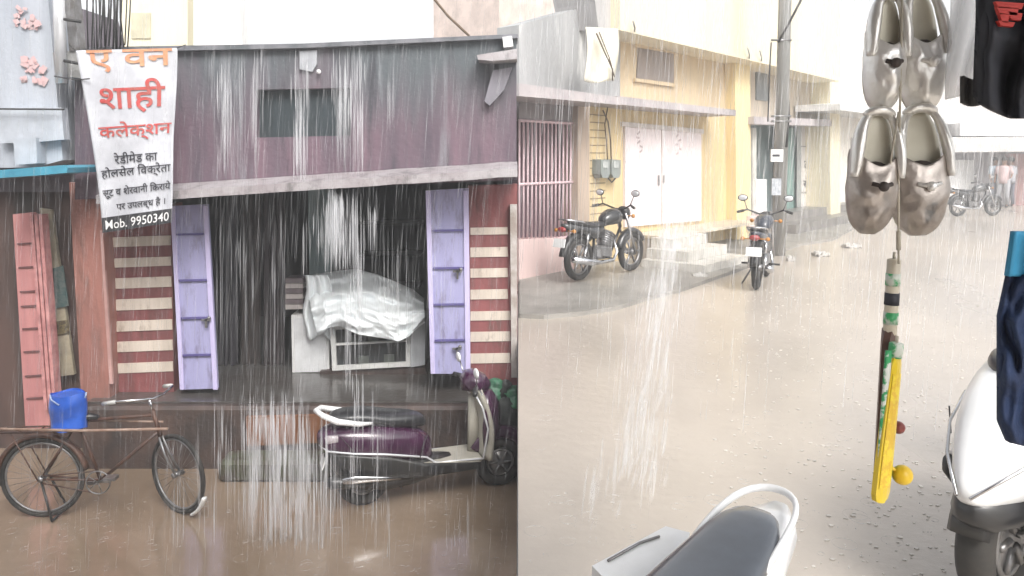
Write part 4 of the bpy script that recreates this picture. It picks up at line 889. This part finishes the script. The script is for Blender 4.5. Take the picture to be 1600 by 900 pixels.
# ================================================================== NEAR OBJECTS, RIGHT
nm = motorcycle('black seat and white grab rail of a motorcycle parked below the hanging shoes', (.532, 1.845, 0), R(230), m_white, 'motorcycles parked along the shops', rail=m_white, mirrors=False)
for c_ in kids(nm):
    if c_.name.split('.')[0] in ('seat', 'grab_rail'): 
        c_.data = c_.data.copy()
        if c_.name.startswith('seat'):
            c_.data.materials.clear(); c_.data.materials.append(mat('glossy_seat', (.045, .056, .075), .32, col2=(.034, .042, .056), scale=12, wet=1.0, spec=.8))
            for v in c_.data.vertices: v.co.y *= .92 + max(0, v.co.x)*.8
        else:
            for v in c_.data.vertices: v.co.z -= .01; v.co.y *= .80
            sb = c_.modifiers.new('s', 'SUBSURF'); sb.levels = sb.render_levels = 2
for c_ in kids(nm):
    k_ = c_.name.split('.')[0]
    if k_ in ('indicator', 'tail_light', 'number_plate'): bpy.data.objects.remove(c_)
    elif k_ in ('handlebar', 'grip'): c_.location = (.05, 0, -.22)
Rm = Matrix.Rotation(-R(230), 3, 'Z')
def nloc(p): return Rm @ (p-nm.location)
pts = [G(925, 884, .70), G(1040, 822, .70), G(1078, 832, .70), G(1060, 900, .70), G(1000, 960, .70)]
m = MB(); m.hexa([nloc(p) for p in pts], [nloc(p-Vector((0, 0, .05))) for p in pts]); m.build('side_panel', m_white, nm)
m = MB(); e_ = [nloc(G(x, y, .704)) for x, y in ((950, 876), (1000, 848), (1030, 838))]; m.tube(e_, .004, 6); m.build('panel_line', m_steel, nm)
g = G(1592, 922)
ws = scooter('scooter', 'white scooter with black wheel under the dark clothes at the right edge', (g.x, g.y, 0), R(38), m_white, m_black, m_seat, m_silver, m_silver, mirrors=False)
ws.scale = (1.14, 1.14, 1.14)
for c_ in kids(ws):
    k_ = c_.name.split('.')[0]
    if k_ in ('grab_rail', 'number_plate', 'tail_light', 'engine', 'rear_mudguard'): bpy.data.objects.remove(c_)
    elif k_ == 'body': bpy.data.objects.remove(c_)
    elif k_ == 'seat': c_.location = (.14, 0, .05)
    elif k_ == 'wheel' and c_.location.x < .5: c_.location = (-.16, .02, .26); c_.scale = (1.15, 1.2, 1.15)
m = MB(); m.body([(-.52, .50, .015, .02), (-.48, .51, .05, .06), (-.38, .55, .10, .12), (-.26, .59, .145, .17), (-.12, .62, .18, .21), (.04, .64, .20, .235), (.22, .64, .21, .24), (.40, .60, .20, .22), (.56, .52, .15, .16), (.64, .46, .08, .10)], 22, 2.9)
m.build('body', m_white, ws, subsurf=1)
m = MB(); m.body([(-.50, .44, .03, .03), (-.42, .42, .08, .06), (-.28, .42, .11, .08), (-.1, .42, .12, .08)], 12, 3); m.build('tail_underside', m_black, ws)
m = MB(); m.tube([(-.16, -.09, .26), (-.10, -.10, .50)], .028, 10); m.tube([(-.16, .13, .26), (-.10, .12, .5)], .028, 10); m.build('shock_absorber', m_steel, ws)
m = MB(); m.body([(-.12, .26, .06, .08, .05), (.05, .26, .12, .10, .05), (.3, .27, .12, .10, .03), (.5, .28, .08, .07)], 12, 3); m.build('engine', m_steel, ws)
m = MB(); m.ringY((-.16, .02, .26), .275, .03, 14, 8, R(40), R(165), flat=2.2); m.build('rear_mudguard', m_black, ws)
for s_ in (-1, 1):
    m = MB(); m.tube([(-.53, s_*.02, .50), (-.40, s_*.105, .58), (-.24, s_*.165, .64), (0, s_*.21, .69), (.25, s_*.22, .70)], .006, 6); m.build('chrome_strip', m_chrome, ws)
m = MB(); m.hexa([(-.30, -.21, .40), (-.24, -.225, .45), (.30, -.235, .27), (.27, -.225, .18)], [(-.30, -.19, .40), (-.24, -.205, .45), (.30, -.215, .27), (.27, -.205, .18)]); m.build('side_guard', m_white, ws)

# shoes on a string
m_foil = mat('silver_foil', (.90, .89, .87), .32, .6, col2=(.84, .82, .77), scale=12, bump=.35, bscale=16)
m_bronze = mat('bronze_foil', (.52, .47, .43), .34, .7, col2=(.30, .26, .23), scale=10, bump=.3, bscale=16)
m_lining = mat('shoe_lining', (.06, .045, .04), .6)
def shoe(label, px, py, w_, h_, Y, tilt, flip, upper, grp):
    s = Y/F; c = L(px, py, Y)
    t = thing('shoe', label, 'shoe', c, 0, grp); t.rotation_euler = (0, R(tilt), 0)
    W_, H_ = w_*s, h_*s
    # sole plate with shoe outline, hanging heel up; z from +H/2 (heel) to -H/2 (toe)
    def half(v):      # half width profile, v 0 heel .. 1 toe
        return W_/2*max(0., 1-abs(2*(.012+v*.976)-1)**3.4)**.5*(.84+.16*min(1, max(0, v-.2)*2.2))
    rings = []; rs2 = []
    for i in range(19):
        v = i/18; hw = half(v); z = H_/2-v*H_
        rings.append([(hw*math.cos(a), .006*math.sin(a)+.004, z) for a in [2*math.pi*k/18 for k in range(18)]])
    m = MB(); m.loft(rings); m.build('sole', mat('insole', (.60, .57, .48), .35, .3, col2=(.50, .47, .38), scale=6), t)
    m = MB()   # upper: toe half is a full dome towards the viewer, heel half a rim
    def up(u, v):
        vv = .44+.56*v; hw = half(vv)*1.06; a = math.pi*u; z = H_/2-vv*H_
        dep = .046*max(0, 1-(max(0, v-.35)/.66)**2.4)**.5*(.75+.25*min(1, v*3))
        nz_ = .007*noise.noise(Vector((u*4, v*5, px*.13)))+.003*noise.noise(Vector((u*11, v*9, px*.37)))
        edge = .20*(1-v)*H_*math.sin(a)*.55
        return Vector((-hw*math.cos(a), -dep*math.sin(a)-nz_, z-edge*0+.14*H_*abs(math.cos(a))**1.5*(1-v)))
    m.grid(up, 20, 18, thick=(0, .002, 0)); m.build('upper', upper, t, subsurf=1)
    for s_ in (-1, 1):
        m = MB()
        pts = [(s_*half(v)*1.0, -.012-.012*math.sin(v*3), H_/2-v*H_) for v in [.03+.5*k/12 for k in range(13)]]
        m.tube(pts, [.006+.004*math.sin(k/12*3.1) for k in range(13)], 8, flat=1.5); m.build('side_wall', m_foil, t)
    m = MB(); m.tube([(half(.03)*math.cos(a), -.010-.01*math.sin(a), H_/2-.03*H_+.4*half(.03)*math.sin(a)) for a in [math.pi*k/10 for k in range(11)]], .008, 8, flat=1.4); m.build('heel_rim', m_foil, t)
    m = MB(); m.ball((0, -.012, H_/2-.50*H_), (W_*.30, .018, H_*.10)); m.build('opening', m_lining, t)
    m = MB(); m.tube([(-W_*.2, -.042, H_*-.08), (0, -.05, H_*-.10), (W_*.2, -.042, H_*-.08)], .004, 6); m.ball((0, -.05, -H_*.10), .009); m.build('bow', m_lining if not flip else m_foil, t)
    return t
gs = 'shiny shoes hanging from the string'
shoe('upper left shiny silver shoe on the string, showing its toe', 1380, 85, 60, 176, 1.42, 1, 0, m_foil, gs)
shoe('upper right shiny silver shoe on the string, its toe in bronze folds', 1436, 82, 70, 186, 1.44, -4, 1, m_foil, gs)
shoe('lower left shiny shoe with its pale insole showing, over a bronze toe', 1362, 271, 76, 190, 1.40, 2, 0, m_bronze, gs)
shoe('lower right large shiny shoe with a bronze toe beside the pale one', 1433, 270, 88, 196, 1.43, -3, 1, m_bronze, gs)
m = MB(); m.tube([L(1410, -60, 1.40), L(1408, 90, 1.385), L(1406, 180, 1.37), L(1404, 300, 1.375), L(1404, 412, 1.40)], .0022, 6); m.tube([L(1404, 175, 1.37), L(1392, 250, 1.37), L(1388, 300, 1.38)], .002, 6)
m.tube([L(1404, 362, 1.39), L(1404, 390, 1.40)], .0045, 6)
tag(m.build('string', mat('string', (.6, .55, .45), .7)), 'thin string on which the shiny shoes and toy bat hang', 'string')

# toy cricket bats and ball
def bat(label, p0, p1, w_top, w_bot, th, Y, yaw, mats, grp, bs=.29):
    def B(s): return bs+(s-.29)*(1-bs)/.71
    top = L(*p0, Y); bot = L(*p1, Y); ax = bot-top; ln = ax.length; ax.normalize()
    side = Matrix.Rotation(R(yaw), 3, 'Z') @ Vector((1, 0, 0)); side = (side-ax*side.dot(ax)).normalized(); nrm = side.cross(ax).normalized()
    t = thing('toy_bat', label, 'toy bat', bot, 0, grp)
    def P(s, x, y): return top+ax*(ln*s)+side*x+nrm*y
    m = MB(); n_ = 12; rr = .0125
    m.loft([[P(s, r_*math.cos(a), r_*math.sin(a)) for a in [2*math.pi*k/n_ for k in range(n_)]] for s, r_ in ((0, .008), (.006, rr), (B(.30), rr), (B(.33), rr*.9))]); m.build('handle', mats[0], t, world=True)
    for k in range(3 if bs > .1 else 0):
        m = MB(); s0 = .06+.08*k; m.loft([[P(s, (rr+.001)*math.cos(a), (rr+.001)*math.sin(a)) for a in [2*math.pi*q/n_ for q in range(n_)]] for s in (s0, s0+.05)]); m.build('grip_band', mats[3+k % 2], t, world=True)
    rings = []
    for s in (.29, .32, .36, .6, .85, .96, .99, 1.0):
        hw = w_top+(w_bot-w_top)*min(1, (s-.29)/.5); q = 1.0
        if s < .33: hw *= .35+ (s-.29)*12
        if s > .97: hw *= .8 if s < .995 else .5
        s = B(s)
        rings.append([P(s, hw*x, th*y) for x, y in ((-1, -.6), (-.3, -1), (.3, -1), (1, -.6), (1, .5), (.15, 1.3), (-.15, 1.3), (-1, .5))])
    m = MB(); m.loft(rings, smooth=False); m.build('blade', mats[1], t, world=True)
    m = MB(); st2 = [[P(B(s), (w_top+(w_bot-w_top)*min(1, (s-.29)/.5))*x, -th*1.0-.0012 if abs(x) < .5 else -th*.75-.0012) for x in (-.8, -.3, .3, .8)] for s in (.40, .6, .8, .93)]
    m.add([v for r_ in st2 for v in r_], [[i*4+k, i*4+k+1, i*4+k+5, i*4+k+4] for i in range(3) for k in range(3)]); m.build('sticker', mats[2], t, world=True)
    m = MB(); m.tube([top, top-ax*.012], .003, 6); m.build('hanging_loop', MATS['string'], t, world=True)
m_by = mat('toy_yellow', (.80, .60, .03), .3, col2=(.72, .5, .02), scale=8, wet=.5)
m_bg = mat('toy_green', (.05, .36, .13), .4, col2=(.62, .66, .58), scale=34, contrast=.08)
m_bb = mat('toy_brown', (.14, .075, .055), .4, col2=(.10, .06, .05), scale=6)
m_bl = mat('toy_blue', (.25, .5, .62), .4, col2=(.06, .35, .12), scale=18, contrast=.06)
m_bw = mat('toy_cream', (.74, .66, .52), .45)
gb = 'toy cricket bats hanging on the string'
bat('brown backed toy cricket bat with a green and blue sticker, hanging behind the yellow one', (1397, 404), (1376, 776), .026, .028, .011, 1.42, 48, [m_bw, m_bb, m_bl, m_bg, m_ink], gb)
bat('narrow yellow toy cricket bat hanging in front of the green and brown one', (1401, 535), (1374, 783), .013, .021, .009, 1.385, 30, [m_bg, m_by, mat('toy_sticker', (.80, .62, .05), .4, col2=(.70, .45, .04), scale=60, contrast=.1), m_bw, m_bg], gb, bs=.04)
m = MB(); m.add([L(1381, 560, 1.372)]*0, []) if False else None
m = MB()
def stk(u, v): 
    x0 = 1386-14*v; return L(x0-2+u*10-7*u*0, 548+v*190, 1.374)
m.grid(stk, 2, 12, thick=(0, .003, 0)); tag(m.build('sticker_strip', mat('strip_green', (.04, .34, .12), .4, col2=(.7, .72, .68), scale=40, contrast=.06)), 'green printed strip between the two toy bats', 'strip')
m = MB(); m.ball(L(1410, 742, 1.40), .0185, 20, 14); m.tube([L(1410, 742, 1.40), L(1398, 735, 1.40), L(1384, 722, 1.40)], .0035, 6); tag(m.build('toy_ball', mat('ball_yellow', (.82, .56, .03), .35, col2=(.75, .48, .02), scale=10)), 'small orange yellow ball at the foot of the toy bats', 'ball')
m = MB(); m.ball(L(1404, 668, 1.43), .012, 16, 10); tag(m.build('toy_ball', mat('ball_red', (.30, .06, .05), .4)), 'small dark red ball half hidden behind the toy bat', 'ball')

def plastic_mat():
    m = bpy.data.materials.new('clear_plastic'); m.use_nodes = True; n = m.node_tree; n.nodes.clear(); out = n.nodes.new('ShaderNodeOutputMaterial')
    a = n.nodes.new('ShaderNodeBsdfTransparent'); b = n.nodes.new('ShaderNodeBsdfTranslucent'); c = n.nodes.new('ShaderNodeBsdfGlossy'); c.inputs['Roughness'].default_value = .2
    b.inputs[0].default_value = (.92, .92, .93, 1); x = n.nodes.new('ShaderNodeMixShader'); x.inputs[0].default_value = .55; y = n.nodes.new('ShaderNodeMixShader'); y.inputs[0].default_value = .12
    n.links.new(a.outputs[0], x.inputs[1]); n.links.new(b.outputs[0], x.inputs[2]); n.links.new(x.outputs[0], y.inputs[1]); n.links.new(c.outputs[0], y.inputs[2]); n.links.new(y.outputs[0], out.inputs[0]); return m
# clothes hanging at the right edge
def cloth(name, label, fn, ma, nu=30, nv=40, cat='garment', grp='clothes hanging at the right edge'):
    m = MB(); m.grid(fn, nu, nv, thick=(0, .012, 0)); o = m.build(name, ma); return tag(o, label, cat, grp)
def g1(u, v):
    x = 1529+u*150; yb = 150+35*min(1, (u*2.6))**.6; return L(x+2*math.sin(v*5), -60+v*(yb+60), 1.30+.022*math.sin(u*17+v*3+2*noise.noise(Vector((u*2, v*2, 4))))+.03*noise.noise(Vector((u*6, v*5, 1))))
g1o = cloth('hanging_garment', 'black garment with a red print hanging at the top right corner', g1, mat('black_cloth', (.035, .037, .048), .8, col2=(.022, .023, .03), scale=5))
m = MB()
for (x0, y0, x1, y1) in ((1556, 2, 1600, 12), (1558, 10, 1592, 22), (1562, 20, 1578, 34), (1576, 18, 1598, 30), (1560, 32, 1586, 40)):
    m.hexa([L(x0, y0, 1.268), L(x1, y0+3, 1.268), L(x1-3, y1+2, 1.268), L(x0+4, y1, 1.268)], [p+Vector((0, .008, 0)) for p in (L(x0, y0, 1.268), L(x1, y0+3, 1.268), L(x1-3, y1+2, 1.268), L(x0+4, y1, 1.268))])
m.build('red_print', mat('red_print', (.55, .03, .02), .6), g1o, world=True)
def g2(u, v): return L(1492+u*40-10*math.sin(v*2.6)*(1-u)+6*math.sin(v*4), -50+v*(205-10*u), 1.38+.02*math.sin(u*9+v*6))
cloth('plastic_cover', 'crumpled white plastic cover hanging left of the black garment', g2, plastic_mat(), cat='cover')
def g3(u, v): return L(1506+u*34, 118+v*42+6*math.sin(u*3), 1.345+.01*math.sin(u*9))
cloth('grey_strap', 'short dark grey flap beside the black garment', g3, mat('grey_flap', (.10, .10, .10), .7), 10, 10, cat='flap')
def g4(u, v):
    x0 = 1578-14*min(1, v*4)+14*max(0, v-.88)*8; return L(x0+u*110, 430+v*(262+26*u), 1.25+.009*math.sin(u*15+v*4+2*noise.noise(Vector((u*2, v*2, 8))))+.03*noise.noise(Vector((u*7, v*6, 3))))
g4o = cloth('hanging_garment', 'dark navy garment hanging down at the right edge above the white scooter', g4, mat('navy_cloth', (.015, .035, .10), .75, col2=(.009, .02, .06), scale=9, bump=.3, bscale=60))
def g5(u, v): return L(1586-10*v+u*90, 362+v*70, 1.245+.012*math.sin(u*9))
m = MB(); m.grid(g5, 12, 12, thick=(0, .012, 0)); m.build('blue_yoke', mat('sky_blue_cloth', (.05, .34, .58), .7), g4o, world=True)

# ---- the shop the camera stands under: awning, bar, and a building added for shade, all out of frame
m_tin = mat('tin_sheet', (.30, .30, .31), .5, .4)
m = MB(); a = [Vector((-2.2, -.9, 3.0)), Vector((1.6, -.9, 3.0)), Vector((1.6, 1.7, 2.75)), Vector((-2.2, 1.7, 2.75))]; m.hexa(a, [p+Vector((0, 0, .03)) for p in a])
t = thing('awning', 'tin awning over the shop front where the shoes hang', 'awning', (0, 0, 2.7)); m.build('sheet', m_tin, t, world=True)
m = MB(); m.tube([(-2.2, 1.42, 2.62), (3.2, 1.42, 2.62)], .02, 8); m.tube([(-2.2, -.9, 2.62), (-2.2, 1.42, 2.62)], .02, 8); m.build('rail', m_steel, t, world=True)
m = MB(); m.tube([L(1410, -60, 1.40), Vector((L(1410, -60, 1.4).x, 1.42, 2.62))], .0022, 6); m.build('hook_cord', MATS['string'], t, world=True)
t = thing('shade_building', 'plain brown building added out of view to shade the lane and purple shop', 'building', (-9, -4, 0))  # unseen block added behind the camera to darken the left side
m = MB(); m.box((-9, -6.0, 3.4), (17.5, 5.5, 7.4)); m.build('wall', mat('near_brown', (.24, .18, .15), .8), t, world=True)

# ================================================================== WATER
def water_mat(name, alpha, col=(.97, .98, 1.0)):
    m = bpy.data.materials.new(name); m.use_nodes = True; n = m.node_tree; n.nodes.clear()
    out = n.nodes.new('ShaderNodeOutputMaterial'); tr = n.nodes.new('ShaderNodeBsdfTransparent'); tl = n.nodes.new('ShaderNodeBsdfTranslucent'); df = n.nodes.new('ShaderNodeBsdfDiffuse')
    tl.inputs[0].default_value = (*col, 1); df.inputs[0].default_value = (*col, 1); ad = n.nodes.new('ShaderNodeMixShader'); n.links.new(tl.outputs[0], ad.inputs[1]); n.links.new(df.outputs[0], ad.inputs[2])
    mx = n.nodes.new('ShaderNodeMixShader'); n.links.new(tr.outputs[0], mx.inputs[1]); n.links.new(ad.outputs[0], mx.inputs[2])
    tc = n.nodes.new('ShaderNodeTexCoord'); mp = n.nodes.new('ShaderNodeMapping'); mp.inputs['Scale'].default_value = (45, 45, 1.3); nz = n.nodes.new('ShaderNodeTexNoise'); nz.inputs['Scale'].default_value = 1; nz.inputs['Detail'].default_value = 2
    n.links.new(tc.outputs['Object'], mp.inputs[0]); n.links.new(mp.outputs[0], nz.inputs['Vector'])
    mr = n.nodes.new('ShaderNodeMapRange'); mr.inputs['From Min'].default_value = .36; mr.inputs['From Max'].default_value = .66; mr.inputs['To Min'].default_value = alpha*.1; mr.inputs['To Max'].default_value = alpha
    n.links.new(nz.outputs['Fac'], mr.inputs[0])
    lw = n.nodes.new('ShaderNodeLayerWeight'); lw.inputs['Blend'].default_value = .5      # thin water: more seen through at the rim, where less of it lies in the way
    iv = n.nodes.new('ShaderNodeMath'); iv.operation = 'SUBTRACT'; iv.inputs[0].default_value = 1; n.links.new(lw.outputs['Facing'], iv.inputs[1])
    ml = n.nodes.new('ShaderNodeMath'); ml.operation = 'MULTIPLY'; n.links.new(mr.outputs[0], ml.inputs[0]); n.links.new(iv.outputs[0], ml.inputs[1])
    n.links.new(ml.outputs[0], mx.inputs[0]); n.links.new(mx.outputs[0], out.inputs[0])
    return m
m_w1 = water_mat('falling_water', .36); m_w2 = water_mat('rain_water', .38); m_w3 = water_mat('light_spray', .36); m_w4 = water_mat('pour_water', .26, (1, 1, 1))
def strand(m, px, y0, y1, Y, w_, drift=0., segs=10, n=None):
    if n is None:
        for q in range(4):
            ln = (y1-y0)*rnd.uniform(.35, 1.0); a = y0+(y1-y0-ln)*rnd.random()*1.3
            strand(m, px+rnd.gauss(0, 5), a, min(a+ln, y1+8), Y+rnd.uniform(-.06, .06), w_*(rnd.uniform(.15, .6) if q else rnd.uniform(.6, 1.3)), drift, segs, 1)
        return
    s = Y/F; pts = []; rs = []
    for k in range(segs+1):
        q = k/segs; pts.append(L(px+drift*q+rnd.uniform(-.15, .15)*(w_ > 1), y0+(y1-y0)*q, Y)); rs.append(max(.0003, w_*s*.5*math.sin(math.pi*(.015+.97*q))**.9*rnd.uniform(.85, 1.12)))
    m.tube(pts, [q*1.5 for q in rs], 7)
m = MB()
for (xc, sp, y0, y1, n_, ww) in [(348, 7, 90, 300, 12, 2.6), (400, 9, 120, 290, 9, 2.2), (470, 12, 90, 300, 16, 3), (545, 26, 75, 300, 40, 2.6), (610, 3, 90, 210, 4, 2), (365, 20, 240, 300, 8, 2)]:
    for k in range(n_):
        x = rnd.gauss(xc, sp*.5); a = 68+(75-y0)*0+rnd.random()**2*(y1-y0)*.5; strand(m, x, a, min(y1, a+rnd.uniform(60, 200)), 7.02-.1*rnd.random(), ww*rnd.uniform(.4, 1.0))
struct(m, 'wall_runoff', m_w1, 'stuff'); bpy.data.objects['wall_runoff']['label'] = 'rain water running down the purple parapet'
m = MB()
for (xc, sp, y0, y1, n_, ww) in [(530, 34, 285, 430, 44, 2.8), (524, 10, 270, 430, 14, 3.6), (555, 8, 290, 620, 9, 3), (585, 8, 290, 420, 5, 2.5), (430, 20, 300, 600, 5, 1.5), (380, 30, 305, 600, 5, 1.2), (345, 10, 306, 600, 3, 1.3), (620, 30, 290, 600, 7, 1.4), (700, 60, 280, 600, 6, 1.1)]:
    for k in range(n_):
        x = rnd.gauss(xc, sp*.5); a = y0+rnd.random()*(y1-y0)*.45; strand(m, x, a, min(y1, a+rnd.uniform(.3, .9)*(y1-y0)), 6.78-.1*rnd.random(), ww*rnd.uniform(.4, 1.1))
struct(m, 'ledge_runoff', m_w1, 'stuff'); bpy.data.objects['ledge_runoff']['label'] = 'rain water streaming off the pale ledge of the shop'
m = MB()
for (xc, sp, y0, y1, n_, ww) in [(400, 22, 590, 850, 34, 3), (435, 34, 600, 880, 60, 3.4), (475, 40, 620, 890, 60, 3.6), (520, 40, 640, 880, 22, 2.2), (590, 40, 600, 880, 12, 2), (350, 40, 600, 890, 12, 2.4), (560, 6, 560, 800, 6, 3), (300, 60, 700, 890, 8, 2), (700, 60, 700, 890, 6, 1.6)]:
    for k in range(n_):
        x = rnd.gauss(xc, sp*.5); a = y0+rnd.random()*(y1-y0)*.6; strand(m, x, a, min(y1, a+rnd.uniform(40, 190)), 5.75-.3*rnd.random(), ww*rnd.uniform(.3, 1.1))
struct(m, 'roof_runoff', m_w2, 'stuff'); bpy.data.objects['roof_runoff']['label'] = 'heavy curtain of roof water falling into the brown lane'
m = MB()     # right: a pour of roof water
for k in range(110):
    q = rnd.random(); yy = 360+470*q; xx = 1060-72*q+rnd.gauss(0, 9+17*q); strand(m, xx, yy-rnd.uniform(40, 130), yy, 3.9-.4*rnd.random(), rnd.uniform(2, 7), drift=-8)
for k in range(34):
    strand(m, rnd.gauss(1050, 26), rnd.uniform(150, 360), rnd.uniform(390, 435), 8.4+rnd.random(), rnd.uniform(.8, 2))
struct(m, 'roof_pour', m_w4, 'stuff'); bpy.data.objects['roof_pour']['label'] = 'faint column of roof water falling on the pale road'
def rain(n_, xr, yr, zr, w_, ln):
    m = MB()
    for k in range(n_):
        y = yr[0]+(yr[1]-yr[0])*rnd.random()**.8; px = rnd.uniform(*xr); p = L(px, 300, y); z = rnd.uniform(*zr); l_ = ln*rnd.uniform(.5, 1.4)
        if y < 11.5 and px < 809: y = min(y, 6.6)
        r_ = w_*rnd.uniform(.5, 1.2); x = p.x
        if px < 809: x = min(x, seam(y)-.02)
        m.tube([(x, y, z), (x-.01, y, z-l_*.5), (x-.02, y, z-l_)], [r_*.4, r_, r_*.6], 3)
    return m
m = rain(17000, (812, 1640), (4.5, 26), (.05, 7), .0045, .40); m2 = rain(3500, (0, 805), (3.5, 6.5), (ZL, 3), .0013, .24)
m.add(m2.v, m2.f, True)
o = struct(m, 'rain', m_w3, 'stuff'); o['label'] = 'heavy rain falling in fine streaks over the road'
# splashes where drops hit
m = MB()
for k in range(420):
    if k < 200: g = G(rnd.uniform(10, 800), rnd.uniform(800, 893), ZL)
    else: g = G(rnd.uniform(830, 1560), rnd.uniform(470, 893), 0)
    n_ = rnd.randint(2, 4); h = rnd.uniform(.01, .04)
    for q in range(n_):
        a = rnd.uniform(0, 6.28); e = g+Vector((h*.7*math.cos(a), h*.7*math.sin(a), h)); r_ = rnd.uniform(.0012, .0028); m.ball(e, (r_, r_, r_*1.8), 5, 4)
for k in range(170):
    g = G(rnd.uniform(10, 800), rnd.uniform(770, 893), ZL) if k < 100 else G(rnd.uniform(830, 1560), rnd.uniform(520, 893), 0)
    r0 = rnd.uniform(.015, .06)
    m.tube([g+Vector((r0*math.cos(a), r0*math.sin(a), .001)) for a in [2*math.pi*q/16 for q in range(16)]], .0022, 4, closed=True)
o = struct(m, 'splashes', m_w2, 'stuff'); o['label'] = 'small splashes where the rain hits the water'

# ---- rain haze
hz = bpy.data.materials.new('haze'); hz.use_nodes = True; n = hz.node_tree; n.nodes.clear(); out = n.nodes.new('ShaderNodeOutputMaterial'); pv = n.nodes.new('ShaderNodeVolumePrincipled')
pv.inputs['Color'].default_value = (.96, .96, .96, 1); pv.inputs['Density'].default_value = .010; pv.inputs['Anisotropy'].default_value = .0
n.links.new(pv.outputs[0], out.inputs['Volume'])
m = MB(); m.box((0, 196, 9), (1220, 410, 30)); o = m.build('haze', hz, None, world=None)
for v in o.data.vertices:
    v.co.z = ZL-1 if v.co.z < 0 else 14.0
    v.co.y = -205. if v.co.y < 100 else 405.
o['kind'] = 'stuff'; o['label'] = 'pale rain haze in the air'
